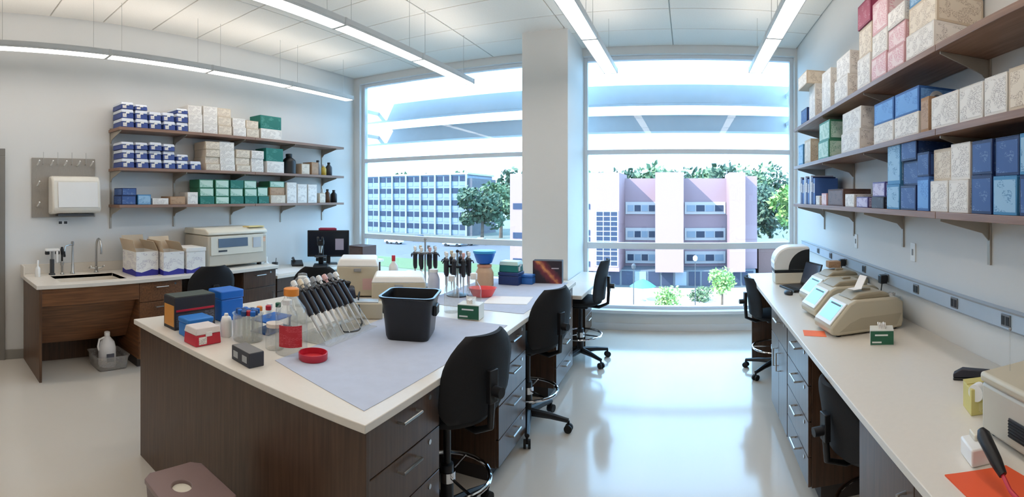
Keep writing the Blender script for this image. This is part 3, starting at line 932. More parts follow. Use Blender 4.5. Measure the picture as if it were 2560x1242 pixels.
# ---- right shelves: counted from the far (window) end
RZ_ = (1.65, 2.04, 2.435)
def right_stacks(zi, rows, where):
    for i, (kind, y0, y1, hs, dep) in enumerate(rows):
        z = RZ_[zi]
        for k, h in enumerate(hs):
            kk = kind[k] if isinstance(kind, (list, tuple)) else kind
            wd = y1 - y0 - .006
            x = RSX + dep / 2 + .01 + (random.uniform(0, .02) if k else 0)
            o_ = carton(lab_stack(k, len(hs), kk + ' printed box', i, where), kk, x, (y0 + y1) / 2, z, dep, wd, h, front='-x', both=True, group='boxes on the right shelves')
            if zi == 1 and kk == 'blue' and y0 < 2.3:
                MB().cyla((-.02, -wd / 2 - .0008, h * .5), (-.02, -wd / 2 - .0018, h * .5), .045, n=28).build('round_emblem', mat('emblem_white', (206, 214, 222), .5), o_)
                MB().cyla((-.02, -wd / 2 - .0018, h * .52), (-.02, -wd / 2 - .0026, h * .52), .022, n=20).build('round_emblem', mat('emblem_grey', (110, 124, 142), .5), o_)
            z += h + .0005
W = 'the top right shelf'
right_stacks(2, [('white', 4.2, 4.42, (.3,), .24), ('white', 3.72, 3.98, (.32,), .24), (('white', 'white'), 3.3, 3.62, (.17, .17), .25), ('navy', 4.5, 4.75, (.14,), .24),
                 (('white', 'cream', 'red'), 2.86, 3.1, (.2, .2, .16), .25), (('pink', 'white', 'pink'), 2.6, 2.84, (.14, .14, .2), .25),
                 (('pink', 'pink', 'white'), 2.36, 2.59, (.12, .12, .1), .25), (('white', 'cream', 'lightblue'), 2.03, 2.34, (.13, .15, .13), .27)], W)
W = 'the middle right shelf'
right_stacks(1, [('lightblue', 4.66, 4.86, (.2,), .22), ('cream', 4.36, 4.6, (.22,), .22), (('green', 'green'), 3.78, 4.1, (.15, .16), .24), (('white', 'white'), 3.05, 3.45, (.14, .15), .25),
                 (('white', 'blue'), 2.5, 2.8, (.115, .13), .25), (('white', 'blue'), 2.19, 2.49, (.115, .13), .25), ('kraft', 2.08, 2.17, (.17,), .16),
                 ('white', 1.81, 2.06, (.15,), .2), ('white', 1.62, 1.805, (.15,), .2), ('white', 1.46, 1.615, (.155,), .2), ('cream', 1.22, 1.455, (.16,), .2), ('white', .98, 1.21, (.16,), .2)], W)
W = 'the bottom right shelf'
right_stacks(0, [('white', 4.05, 4.18, (.08,), .2), ('pink', 3.84, 3.99, (.1,), .2), ('brown', 3.4, 3.8, (.13,), .22), ('white', 3.16, 3.36, (.09,), .2), ('purple', 2.9, 3.12, (.07,), .2),
                 (('black', 'purple'), 2.64, 2.84, (.07, .09), .2), ('lightblue', 2.42, 2.6, (.14, .26), .22), (('navy', 'navy', 'navy'), 2.22, 2.41, (.13, .13, .14), .26), (('blue', 'navy'), 2.08, 2.21, (.17, .12), .25),
                 (('white', 'cream'), 1.9, 2.07, (.145, .15), .24), (('white', 'white'), 1.73, 1.895, (.145, .16), .24), (('navy', 'navy'), 1.56, 1.71, (.16, .14), .24), (('lightblue', 'navy'), 1.4, 1.555, (.15, .15), .24),
                 (('navy', 'lightblue'), 1.22, 1.39, (.15, .15), .24)], W)
BK = [mat('binder_white', (214, 222, 238), .5), mat('binder_blue', (70, 110, 180), .5), mat('binder_navy', (34, 56, 110), .5)]
for k in range(9):
    y = 4.84 - k * .07
    t = thing('binder', 'ring binder on bottom right shelf, %s from window end' % ORD[k], 'binder', (RSX + .13, y, RZ_[0]), 0, 'binders on the bottom right shelf')
    hb = .27 - .03 * (k % 3) * .5
    MB().box(-.11, .11, -.028, .028, 0, hb).build('cover', BK[(k * 2) % 3], t, .004)
    MB().box(-.1105, -.11, -.018, .018, hb * .45, hb * .8).build('spine_label', CARD['white'][1], t)
carton('wide cream box on the tall white box at window end', 'cream', 1.18, 4.4, RZ_[2] + .3005, .26, .34, .12, front='-x', both=True)
# ------------------------------------------------------------------ on the island
CLEAR = clear('clear_plastic', (248, 249, 248), .12)
CLEARG = clear('clear_glassware', (250, 251, 251), .05)
HAZE = clear('hazy_plastic', (236, 234, 232), .2, .2)
ORANGE = mat('orange_plastic', (224, 138, 50), .4)
REDP = mat('red_plastic', (196, 40, 60), .35)
BLUEP = mat('blue_plastic', (20, 106, 200), .4)
BLUED = mat('dark_blue_plastic', (24, 70, 130), .4)
GREENP = mat('green_card_dark', (34, 96, 70), .5)
CORAL = mat('coral_plastic', (240, 86, 88), .35)
PAD = mat('absorbent_pad', (188, 196, 214), .95, var=.07, scale=14, bump=.15)
PAPER = mat('paper', (244, 240, 236), .8, var=.02)
def sheet(label, corners, z, m, name='bench_pad', cat='pad', th=.002):
    a = MB()
    n = len(corners)
    cx = sum(c[0] for c in corners) / n
    cy = sum(c[1] for c in corners) / n
    a.prism([(c[0] - cx, c[1] - cy) for c in corners], 0, th, 'z')
    return a.build(name, m, loc=(cx, cy, z), label=label, cat=cat)
sheet('large blue-grey absorbent pad on near half of island', [(-1.83, 1.62), (-1.15, 1.47), (-1.125, 2.9), (-1.95, 2.92)], TB + .0005, PAD)
sheet('blue-grey absorbent pad on far half of island', [(-1.98, 3.25), (-1.13, 3.22), (-1.13, 4.5), (-1.98, 4.52)], TB + .0005, PAD)
sheet('white paper sheets lying on the far absorbent pad', [(-1.53, 3.42), (-1.2, 3.5), (-1.24, 3.78), (-1.57, 3.7)], TB + .003, PAPER, 'paper_sheet', 'paper')
# dark printed box, left end
t = thing('carton', 'black and orange printed box at left corner of the island', 'box', (-2.66, 1.63, TB))
MB().cbox(0, 0, 0, .14, .3, .2).build('body', CARD['black'][0], t, .003)
MB().box(-.06, .06, -.1508, -.15, .02, .15).build('end_panel', mat('orange_print', (206, 140, 60), .5), t)
MB().box(.07, .0708, -.14, .14, .02, .1).build('front_panel', CARD['black'][1], t)
MB().box(.07, .071, -.14, .14, .112, .125).build('red_stripe', REDP, t)
MB().box(-.068, .068, -.145, .145, .2, .204).build('lid', mat('dark_green_lid', (60, 70, 64), .5), t, .002)
def foam_box(label, x, y, dx, dy, dz, m, rz=0):
    t = thing('foam_box', label, 'box', (x, y, TB), rz)
    MB().cbox(0, 0, 0, dx, dy, dz * .72).build('base', m, t, .008)
    MB().cbox(0, 0, dz * .72, dx + .006, dy + .006, dz * .28).build('lid', m, t, .008)
    return t
foam_box('tall bright blue box behind the tip box on island', -2.68, 1.93, .15, .18, .2, BLUEP)
foam_box('low blue box in front of the black printed box', -2.46, 1.55, .12, .17, .11, mat('mid_blue_plastic', (34, 120, 200), .4))
tip_rack('red tip box with white lid near island front edge', -2.31, 1.5, TB, .13, .17, .1, lower=REDP, upper=mat('frosted_lid', (226, 216, 212), .35))
t = thing('wash_bottle', 'small white rounded bottle beside the red tip box', 'bottle', (-2.33, 1.68, TB))
MB().lathe([(.03, 0), (.034, .01), (.034, .09), (.026, .115), (.012, .122)], n=18).build('body', WHITE, t, angle=50)
MB().cyl(0, 0, .12, .135, .014, .011).build('cap', WHITE, t)
# beaker holding blue capped tubes
bx, by = -2.2, 1.74
t = thing('beaker', 'clear beaker filled with blue capped tubes on island', 'beaker', (bx, by, TB))
MB().lathe([(.08, 0), (.085, .006), (.087, .15), (.092, .153), (.084, .152), (.081, .008)], n=26, caps=(True, False)).build('glass', CLEAR, t, angle=60)
for k in range(14):
    a = k * 2.4
    r = .063 * math.sqrt((k + .5) / 14)
    x, y = bx + r * math.cos(a), by + r * math.sin(a)
    cm = REDP if k == 5 else BLUEP if k % 2 else BLUED
    tt = thing('tube', ('red' if k == 5 else 'blue') + ' capped plastic tube standing in the clear beaker', 'tube', (x, y, TB + .01), group='tubes in the beaker')
    MB().lathe([(.004, 0), (.0085, .02), (.009, .14)], n=10).build('body', CLEAR, tt)
    MB().lathe([(.015, .138), (.0155, .162), (.012, .166)], n=12).build('cap', cm, tt)
# blue tube rack with colourful caps behind the beaker
t = thing('tube_rack', 'flat blue tube rack behind the clear beaker', 'rack', (-2.27, 1.98, TB), .2)
MB().cbox(0, 0, 0, .14, .24, .012).build('base_plate', BLUED, t, .003)
MB().cbox(0, 0, .07, .14, .24, .01).build('top_plate', BLUEP, t, .003)
for sx in (-.06, .06):
    for s_ in (-.11, .11):
        MB().cbox(sx, s_, .012, .01, .01, .058).build('post', BLUED, t)
RC = Matrix.Rotation(.2, 4, 'Z')
for k, (cm, nm) in enumerate(((ORANGE, 'orange'), (REDP, 'red'), (WHITE, 'white'), (GREENP, 'green'))):
    v = RC @ Vector((-.03 + .03 * (k % 2), -.08 + .05 * k, 0))
    tt = thing('vial', nm + ' capped vial standing on the flat blue rack', 'vial', (-2.27 + v.x, 1.98 + v.y, TB + .0805))
    MB().lathe([(.015, 0), (.016, .004), (.016, .045), (.012, .05)], n=14).build('body', CLEAR, tt)
    MB().lathe([(.018, .048), (.018, .072), (.015, .075)], n=14).build('cap', cm, tt)
# clear bottles
bottle('large clear bottle with orange cap and red label', -1.87, 1.77, TB, .085, .34, CLEARG, ORANGE, .42, .1, sticker=printed('red_label_print', (190, 44, 56), (226, 130, 130), 40, .4), rz=.75)
bottle('square clear jug with white cap behind the beaker', -2.28, 2.26, TB, .075, .3, CLEAR, WHITE, .35, .1, square=True, name='jug', cat='jug')
bottle('clear bottle with white cap beside orange capped bottle', -2.02, 1.88, TB, .06, .24, CLEARG, WHITE, .4, .1)
bottle('short clear jar beside the large orange capped bottle', -1.98, 1.75, TB, .05, .14, CLEAR, mat('pale_cap', (226, 214, 204), .4), .8, .14, name='jar', cat='jar')
# black box with grey labels
t = thing('carton', 'small dark box with two grey labels at island front', 'box', (-1.9, 1.5, TB), -.12)
MB().cbox(0, 0, 0, .17, .085, .07).build('body', mat('charcoal_card', (42, 46, 58), .5), t, .003)
MB().cbox(0, 0, .0695, .166, .082, .003).build('lid', mat('grey_card', (120, 118, 118), .5), t, .001)
for sx in (-.045, .04):
    MB().box(sx - .022, sx + .022, -.0432, -.0425, .018, .05).build('grey_label', mat('pale_grey_label', (168, 170, 172), .6), t)
# red dish
t = thing('petri_lid', 'shallow round red lid on near absorbent pad', 'lid', (-1.71, 1.77, TB + .0025))
MB().lathe([(.068, 0), (.073, .004), (.074, .036), (.069, .037), (.067, .008), (.0, .008)], n=32, caps=(True, False)).build('dish', REDP, t, angle=50)
MB().lathe([(.052, .008), (.05, .010), (.002, .0102)], n=28).build('inner_ring', mat('red_plastic_bright', (206, 48, 58), .4), t)
# leaning pipettes in a stand
def pipette(label, group, capm=WHITE, L=.39):
    """axis along local Z, tip at the origin"""
    t = thing('pipette', label, 'pipette', group=group)
    MB().lathe([(.003, 0), (.0045, .06), (.008, .075), (.009, .16), (.013, .175)], n=10).build('shaft', mat('pipette_shaft', (206, 208, 206), .35), t)
    MB().lathe([(.016, .165), (.021, .19), (.022, .30), (.026, .32), (.015, .337)], n=12).build('handle', mat('pipette_black', (34, 34, 42), .4), t)
    MB().lathe([(.009, .33), (.009, L - .035), (.017, L - .03), (.017, L), (.012, L + .006)], n=10).build('plunger', capm, t)
    MB().tube([(.012, 0, .31), (.035, 0, .315), (.045, 0, .29)], .006, 6).build('finger_hook', BLACK, t)
    return t
st = thing('pipette_stand', 'clear slanted pipette stand in middle of the island', 'stand', (-2.0, 2.2, TB), .1)
MB().cbox(.05, .0, 0, .3, .5, .008).build('base', CLEAR, st, .002)
for s_ in (-.24, .24):
    MB().prism([(-.12, .008), (.16, .008), (-.04, .24), (-.12, .24)], s_ - .003, s_ + .003).build('side_plate', CLEAR, st)
MB().cbox(-.03, 0, .19, .04, .5, .008).build('rail', CLEAR, st)
MB().cbox(.09, 0, .06, .04, .5, .008).build('rail', CLEAR, st)
p0 = None
CAPS = [WHITE, mat('cream_cap', (224, 206, 178), .4), WHITE, GREY, WHITE, mat('pink_cap', (222, 176, 172), .4), GREY, WHITE]
CAPN = ['white', 'cream', 'white', 'grey', 'white', 'pink', 'grey', 'white']
tilt = math.radians(-38)
for k in range(8):
    off = Matrix.Rotation(.1, 4, 'Z') @ Vector((.14, -.21 + .06 * k, .012))
    p = pipette('black handled pipette leaning in the clear stand, %s from camera' % ORD[k], 'pipettes in the slanted stand', CAPS[k])
    p.location = Vector((-2.0, 2.2, TB)) + off
    p.rotation_euler = (0, tilt, .1)
# carousel pipette stands further back
def carousel(label, x, y, n, plab, grp, metal=BLACK, h=.3):
    t = thing('pipette_carousel', label, 'stand', (x, y, TB))
    MB().lathe([(.09, 0), (.09, .012), (.05, .022), (.014, .026)], n=24).build('base', metal, t)
    MB().cyla((0, 0, .02), (0, 0, h + .06), .009).build('pole', STEEL, t)
    MB().lathe([(.075, h - .06), (.08, h - .055), (.08, h - .045), (.075, h - .04)], n=24).build('ring', metal, t)
    MB().sphere((0, 0, h + .07), .014).build('knob', metal, t)
    for k in range(n):
        a = 2 * PI * k / n + .2
        p = pipette('%s capped black pipette hanging on %s' % (CAPN[(k * 3) % 8], plab), grp, CAPS[(k * 3) % 8])
        p.scale = (.85, .85, .85)
        p.location = (x + .1 * math.cos(a), y + .1 * math.sin(a), TB + .03)
        p.rotation_euler = (0, 0, a)
    return t
carousel('black pipette carousel behind the clear squeeze bottles', -1.84, 3.6, 8, 'the carousel behind the squeeze bottles', 'pipettes on the middle carousel')
carousel('grey pipette carousel behind the white lidded incubator', -2.3, 3.85, 8, 'the carousel behind the incubator', 'pipettes on the far carousel', GREY, .36)
# black tub
t = thing('tub', 'deep black plastic tub standing on the near absorbent pad', 'tub', (-1.55, 2.43, TB + .003), .35)
def rsq(hw, r, z, n=6):
    pts = []
    for cx, cy, a0 in ((hw - r, hw - r, 0), (-hw + r, hw - r, PI / 2), (-hw + r, -hw + r, PI), (hw - r, -hw + r, 1.5 * PI)):
        for k in range(n + 1):
            a = a0 + PI / 2 * k / n
            pts.append((cx + r * math.cos(a), cy + r * math.sin(a), z))
    return pts
m = MB()
rings = [rsq(.12, .04, .0), rsq(.128, .045, .02), rsq(.145, .05, .2), rsq(.147, .05, .203), rsq(.153, .05, .235), rsq(.163, .052, .238), rsq(.164, .052, .25), rsq(.15, .05, .25), rsq(.142, .05, .2), rsq(.115, .04, .012)]
nn = len(rings[0])
for r_ in rings:
    m.v += r_
m.f.append(tuple(reversed(range(nn))))
for i in range(len(rings) - 1):
    for k in range(nn):
        k2 = (k + 1) % nn
        m.f.append((i * nn + k, i * nn + k2, (i + 1) * nn + k2, (i + 1) * nn + k))
m.f.append(tuple((len(rings) - 1) * nn + k for k in range(nn)))
m.build('bucket', mat('tub_black', (20, 21, 24), .32), t, angle=50)
for s_ in (-1, 1):
    MB().box(s_ * .15 - .012, s_ * .15 + .012, -.05, .05, .13, .19).build('handle_lug', mat('tub_black', (20, 21, 24)), t, .006)
# green tissue box and squeeze bottles
def tissue_box(label, x, y, dx, dy, dz, rz, z=TB):
    t = thing('tissue_box', label, 'tissue box', (x, y, z), rz)
    MB().cbox(0, 0, 0, dx, dy, dz).build('body', mat('tissue_box_white', (224, 226, 220), .5), t, .002)
    MB().box(-dx / 2 + .001, dx / 2 - .001, -dy / 2 - .0008, -dy / 2, .004, dz - .006).build('green_panel', GREENP, t)
    MB().box(-dx * .3, dx * .25, -dy / 2 - .0014, -dy / 2 - .0008, dz * .62, dz * .72).build('lettering', WHITE, t)
    MB().box(-dx * .42, -dx * .02, -dy / 2 - .0014, -dy / 2 - .0008, dz * .16, dz * .26).build('lettering', WHITE, t)
    a = MB()
    for k in range(5):
        a.prism([(-.02 + .008 * k, dz), (-.012 + .008 * k, dz), (-.018 + .01 * k, dz + .028 - .004 * (k % 3)), (-.024 + .01 * k, dz + .024)], -dy * .25, dy * .25)
    a.build('tissue', PAPER, t)
    return t
tissue_box('green and white tissue box on island pad beside bottles', -1.42, 2.98, .15, .12, .1, .12, TB + .003)
bottle('clear squeeze bottle standing left behind the green tissue box', -1.62, 3.08, TB, .055, .26, CLEAR, WHITE, .4, .14, name='squeeze_bottle')
bottle('clear squeeze bottle standing right behind the green tissue box', -1.47, 3.13, TB, .055, .28, CLEARG, WHITE, .4, .14, name='squeeze_bottle', sticker=PAPER)
bottle('white cylinder bottle between the two pipette carousels', -2.02, 3.52, TB, .05, .22, mat('pale_lilac_plastic', (206, 210, 226), .5), WHITE, .6, .1)
# red boat, blue tub on tan tub, boxes at the far end
t = thing('dish', 'coral red oval tray on the far absorbent pad', 'tray', (-1.64, 3.66, TB + .003), .3)
MB().lathe([(.075, 0), (.08, .004), (.115, .07), (.12, .072), (.108, .066), (.074, .01), (0, .01)], n=28, caps=(True, False)).rot(Matrix.Diagonal((1.0, .75, 1, 1))).build('shell', CORAL, t, angle=50)
MB().lathe([(.09, .03), (.088, .034), (.001, .036)], n=24).rot(Matrix.Diagonal((1.0, .75, 1, 1))).build('contents', mat('pink_contents', (240, 120, 120), .5), t)
bottle('tan bottle with orange band under the blue funnel', -1.83, 4.13, TB, .085, .2, mat('tan_translucent', (204, 170, 140), .35), mat('orange_tan', (208, 150, 120), .4), .7, .12)
t = thing('funnel', 'bright blue funnel resting on the tan bottle', 'funnel', (-1.83, 4.13, TB + .2005))
MB().lathe([(.045, 0), (.07, .012), (.095, .08), (.1, .11), (.094, .11), (.062, .02), (.038, .004)], n=24, caps=(False, False)).build('cone', BLUEP, t, angle=50)
MB().lathe([(.1, .1), (.106, .102), (.106, .122), (.1, .124)], n=24).build('rim', mat('sky_blue_plastic', (60, 160, 220), .4), t)
foam_box('navy and teal stacked box at far end of island', -1.63, 4.3, .2, .16, .12, mat('navy_plastic', (34, 56, 110), .4))
t = tip_rack('green tip rack with pale lid on the navy box', -1.63, 4.3, TB + .1205, .19, .15, .1, lower=mat('teal_plastic', (30, 120, 116), .4), upper=mat('mint_lid', (196, 226, 216), .4))
foam_box('small blue box beside the dark poster box', -1.48, 4.36, .11, .1, .09, mat('small_blue_plastic', (44, 110, 190), .4))
# dark box printed with a red and orange streak
def streak_mat():
    m_ = mat('streak_print', (48, 36, 44), .45, var=.1)
    nt = m_.node_tree
    p = nt.nodes['Principled BSDF']
    tc = [n for n in nt.nodes if n.type == 'TEX_COORD'][0]
    mp = nt.nodes.new('ShaderNodeMapping')
    mp.inputs['Rotation'].default_value = (0, .75, 0)
    mp.inputs['Location'].default_value = (-.075, 0, 0)
    sp = nt.nodes.new('ShaderNodeSeparateXYZ')
    mt = nt.nodes.new('ShaderNodeMath')
    mt.operation = 'ABSOLUTE'
    ns = nt.nodes.new('ShaderNodeTexNoise')
    ns.inputs['Scale'].default_value = 22
    ad = nt.nodes.new('ShaderNodeMath')
    ad.operation = 'MULTIPLY_ADD'
    ad.inputs[1].default_value = .06
    rp = nt.nodes.new('ShaderNodeValToRGB')
    e = rp.color_ramp.elements
    e[0].position = .02
    e[0].color = rgb(226, 150, 90)
    e[1].position = .1
    e[1].color = rgb(44, 34, 42)
    q = e.new(.055)
    q.color = rgb(130, 48, 56)
    nt.links.new(tc.outputs['Object'], mp.inputs['Vector'])
    nt.links.new(mp.outputs['Vector'], sp.inputs[0])
    nt.links.new(sp.outputs['X'], mt.inputs[0])
    nt.links.new(tc.outputs['Object'], ns.inputs['Vector'])
    nt.links.new(ns.outputs['Fac'], ad.inputs[0])
    nt.links.new(mt.outputs[0], ad.inputs[2])
    nt.links.new(ad.outputs[0], rp.inputs['Fac'])
    nt.links.new(rp.outputs['Color'], p.inputs['Base Color'])
    return m_
t = thing('carton', 'dark box printed with a red orange streak before the column', 'box', (-1.32, 4.48, TB), .15)
MB().cbox(0, 0, 0, .28, .12, .215).build('body', CARD['black'][0], t, .003)
MB().box(-.138, .138, -.0612, -.06, .002, .213).build('printed_front', streak_mat(), t)
MB().box(.04, .11, -.0618, -.0612, .14, .15).build('lettering', mat('grey_lettering', (190, 180, 186), .5), t)
# two white-lidded beige incubators
def incubator(label, x, y, dx, dy, dz, rz):
    t = thing('incubator', label, 'incubator', (x, y, TB), rz)
    MB().cbox(0, 0, .01, dx, dy, dz * .78).build('body', BEIGE, t, .012)
    MB().frus((-dx / 2 - .004, dx / 2 + .004, -dy / 2 - .004, dy / 2 + .004), dz * .8, (-dx / 2 + .02, dx / 2 - .02, -dy / 2 + .02, dy / 2 - .02), dz).build('lid', WHITE, t, .012)
    MB().box(-.03, .03, -dy / 2 - .012, -dy / 2, dz * .68, dz * .76).build('latch', GREY, t, .003)
    MB().box(dx * .12, dx * .42, -dy / 2 - .002, -dy / 2, dz * .2, dz * .5).build('control_panel', mat('pink_grey_panel', (206, 170, 168), .4), t)
    for sx in (-1, 1):
        for sy in (-1, 1):
            MB().cyl(sx * (dx / 2 - .04), sy * (dy / 2 - .04), 0, .012, .015).build('foot', RUBBER, t)
    return t
incubator('tall beige incubator with white lid behind black box', -2.6, 3.25, .34, .36, .31, .62)
incubator('low beige incubator with white lid behind the black tub', -2.1, 3.12, .4, .34, .23, .58)
bottle('white spray bottle with red trigger behind the incubators', -2.66, 3.86, TB, .045, .26, WHITE, REDP, .35, .2, name='spray_bottle')
# small black vortex mixer, beige keypad, cords
t = thing('vortex_mixer', 'small dark blue black mixer beside the tall incubator', 'mixer', (-2.42, 2.86, TB), .7)
MB().frus((-.09, .09, -.1, .1), 0, (-.07, .07, -.075, .075), .13).build('body', mat('mixer_navy', (28, 36, 58), .4), t, .015)
MB().lathe([(.03, .13), (.034, .14), (.045, .165), (.04, .17), (.01, .16)], n=18).build('cup', RUBBER, t)
MB().cyla((.04, -.092, .05), (.04, -.108, .055), .014).build('dial', GREY, t)
t = thing('balance', 'beige wedge balance with sloping panel left of black tub', 'balance', (-2.08, 2.68, TB), .6)
MB().prism([(-.13, 0), (.13, 0), (.13, .03), (.12, .05), (-.0, .1), (-.13, .11)], -.12, .12, 'x').build('body', BEIGE, t, .01)
MB().box(-.09, .09, -.12, -.02, .106, .118).build('weighing_pan', STEEL, t, .003)
MB().prism([(-.0, .0), (.09, 0), (.09, .003), (0, .003)], -.08, .08, 'x').rot(Matrix.Translation((0, .015, .096)) @ Matrix.Rotation(-.4, 4, 'X')).build('keypad', GREY, t)
def cord(label, pts, r=.005, m=RUBBER, name='extension_cord'):
    P = [Vector(p) for p in pts]
    out = []
    for i in range(len(P) - 1):
        a, b = P[max(i - 1, 0)], P[i]
        c, d = P[i + 1], P[min(i + 2, len(P) - 1)]
        for k in range(6):
            s = k / 6
            out.append(.5 * ((2 * b) + (c - a) * s + (2 * a - 5 * b + 4 * c - d) * s * s + (3 * b - a - 3 * c + d) * s ** 3))
    out.append(P[-1])
    o = out[0].copy()
    return MB().tube([q - o for q in out], r, 8).build(name, m, loc=o, label=label, cat='cord')
cord('black power cord curling left of the black tub', [(-1.97, 2.5, TB + .006), (-1.92, 2.42, TB + .006), (-1.86, 2.32, TB + .006), (-1.9, 2.24, TB + .007), (-1.98, 2.3, TB + .006), (-2.04, 2.36, TB + .007)])
cord('black cable draped over the beige balance', [(-2.3, 2.86, TB + .006), (-2.2, 2.76, TB + .13), (-2.1, 2.62, TB + .128), (-1.99, 2.5, TB + .06), (-1.94, 2.46, TB + .006)])

# ------------------------------------------------------------------ storage bin in the left foreground
sbx = thing('storage_bin', 'translucent grey storage bin in the left foreground', 'bin', (-1.8, 1.1, 0), -.05)
BINM = clear('bin_plastic', (178, 160, 160), .42, .15)
m = MB()
ZB = .45
b0 = (-.14, .14, -.11, .11)
t1 = (-.17, .17, -.135, .135)
m.frus(b0, 0, t1, ZB - .01)
m.build('body', mat('bin_body', (120, 104, 104), .35), sbx, .015)
m = MB()
n = 24
hc, hr = (-.03, -.02), .045
outer = []
for k in range(n):
    a = 2 * PI * k / n + PI / 4 + PI / n * 0
    c, s_ = math.cos(a), math.sin(a)
    q = 1 / max(abs(c) / .182, abs(s_) / .147)
    outer.append((c * q, s_ * q))
inner = [(hc[0] + hr * math.cos(2 * PI * k / n + PI / 4), hc[1] + hr * math.sin(2 * PI * k / n + PI / 4)) for k in range(n)]
for z in (ZB - .008, ZB + .012):
    m.v += [(x, y, z) for x, y in outer] + [(x, y, z) for x, y in inner]
for k in range(n):
    k2 = (k + 1) % n
    o = 2 * n
    m.f += [(k, n + k, n + k2, k2), (o + k, o + k2, o + n + k2, o + n + k), (k, k2, o + k2, o + k), (n + k, o + n + k, o + n + k2, n + k2)]
m.build('lid', mat('bin_lid', (134, 112, 110), .3), sbx, .003)
MB().cyl(hc[0], hc[1], ZB - .009, ZB - .004, hr * .98, n=24).build('hole_liner', CREAM, sbx)

# ------------------------------------------------------------------ on the right bench
t = thing('cell_imager', 'white rounded benchtop imager with dark curved door', 'imager', (.98, 4.62, TB), -.05)
arc = [(-.17, .13), (-.17, .2)]
for k in range(9):
    a = PI - PI / 2 * k / 8
    arc.append((-.01 + .16 * math.cos(a), .2 + .15 * math.sin(a)))
arc += [(.16, .35), (.17, .33), (.17, .13)]
MB().prism(arc, -.13, .13).build('hood', WHITE, t, .02)
MB().box(-.16, .17, -.125, .125, 0, .105).build('base', CREAM, t, .012)
MB().box(-.165, .168, -.12, .12, .105, .13).build('dark_gap', BLACK, t)
door = [(.165, .135), (-.035, .135)]
for k in range(9):
    a = PI - PI / 2 * k / 8
    door.append((.165 + .2 * math.cos(a), .135 + .19 * math.sin(a)))
MB().prism(door, -.134, -.13).build('door', BLACK, t)
t = thing('laptop', 'black laptop standing open beside the white imager', 'laptop', (.97, 4.25, TB), -R90 + .25)
MB().cbox(0, 0, 0, .3, .22, .02).build('base', BLACK, t, .004)
MB().cbox(0, 0, .02, .26, .1, .002).build('keyboard', DARKGREY, t)
a = MB().cbox(0, 0, 0, .3, .012, .21).rot(Matrix.Translation((0, .11, .02)) @ Matrix.Rotation(-.3, 4, 'X'))
s_ = a.build('screen', BLACK, t, .004)
MB().cbox(0, -.0066, .012, .28, .001, .185).rot(Matrix.Translation((0, .11, .02)) @ Matrix.Rotation(-.3, 4, 'X')).build('display', mat('dark_display', (70, 82, 104), .2), s_)
t = thing('mouse', 'black computer mouse in front of the laptop', 'mouse', (.84, 4.02, TB), .2)
MB().sphere((0, 0, .012), .035, .058, .026).build('shell', BLACK, t)
MB().box(-.001, .001, -.05, -.01, .03, .0375).build('wheel', GREY, t)
cord('thin black mouse cord running back past the laptop', [(.85, 4.08, TB + .004), (.9, 4.06, TB + .004), (1.02, 4.02, TB + .004), (1.16, 4.1, TB + .004)], .002)
def cycler(label, x, y, rz, scr):
    """thermal cycler: sloping screen toward the aisle (local -X), dark lid band, round-topped lid"""
    t = thing('thermal_cycler', label, 'thermal cycler', (x, y, TB), rz)
    prof = [(-.24, .02), (-.2, .01), (.24, .01), (.25, .05), (.25, .17), (.2, .2), (-.08, .205), (-.12, .19), (-.245, .06)]
    MB().prism(prof, -.135, .135).build('body', BEIGE, t, .012)
    MB().prism([(-.1, .2), (.18, .195), (.16, .225), (.1, .238), (-.04, .235)], -.1, .1).build('lid', BEIGED, t, .012)
    MB().box(.02, .08, -.015, .015, .235, .25).build('lid_knob', BEIGED, t, .004)
    for sy in (-.1355, .1355):
        MB().prism([(-.19, .03), (.2, .03), (.235, .1), (-.05, .1), (-.12, .075)], sy - .001, sy + .001).build('side_panel', mat('cycler_side', (178, 168, 146), .5), t)
    ang = math.atan2(.19 - .06, .125)
    M_ = Matrix.Translation((-.1825, 0, .125)) @ Matrix.Rotation(-ang, 4, 'Y')
    b = MB().box(-.08, .08, -.115, .115, .0, .01).rot(M_).build('bezel', WHITE, t, .003)
    MB().box(-.055, .06, -.09, .09, .0101, .0115).rot(M_).build('screen', scr, b)
    MB().box(.045, .055, -.08, .06, .0116, .0122).rot(M_).build('screen_bar', DARKGREY, b)
    for sx in (-.18, .2):
        for sy in (-.1, .1):
            MB().cyl(sx, sy, 0, .014, .016).build('foot', RUBBER, t)
    return t
SCR = glow('lcd_screen', (150, 222, 230), .3)
cycler('nearest beige thermal cycler with pale blue screen', 1.04, 2.86, .12, SCR)
cycler('middle beige thermal cycler with pale blue screen', 1.06, 3.3, .12, SCR)
cycler('farthest beige thermal cycler beside the laptop cables', 1.14, 3.72, .12, SCR)
t = thing('label_card', 'folded white card propped on nearest thermal cycler', 'card', (1.06, 2.86, TB + .2505), .3)
MB().prism([(-.03, 0), (-.024, 0), (.02, .075), (.016, .077)], -.035, .035).build('front_leaf', PAPER, t)
MB().prism([(-.08, 0), (-.03, 0), (-.03, .003), (-.08, .003)], -.035, .035).build('foot_leaf', PAPER, t)
carton('small kraft box on top of the farthest thermal cycler', 'kraft', 1.16, 3.78, TB + .2505, .1, .09, .05)
tissue_box('small green tissue box against wall behind thermal cyclers', 1.35, 3.05, .1, .08, .14, -.9)
sheet('orange sticky note lying on the right worktop edge', [(.68, 2.8), (.80, 2.74), (.82, 2.86), (.70, 2.92)], TB + .0005, mat('orange_note', (255, 122, 70), .7), 'sticky_note', 'note', .0015)
tissue_box('green tissue box in front of the nearest thermal cycler', 1.06, 2.53, .13, .1, .085, -.35)
t = thing('stapler', 'black stapler lying near the wall on the right worktop', 'stapler', (1.2, 1.83, TB), .9)
MB().box(-.018, .018, -.09, .08, 0, .012).build('base', BLACK, t, .004)
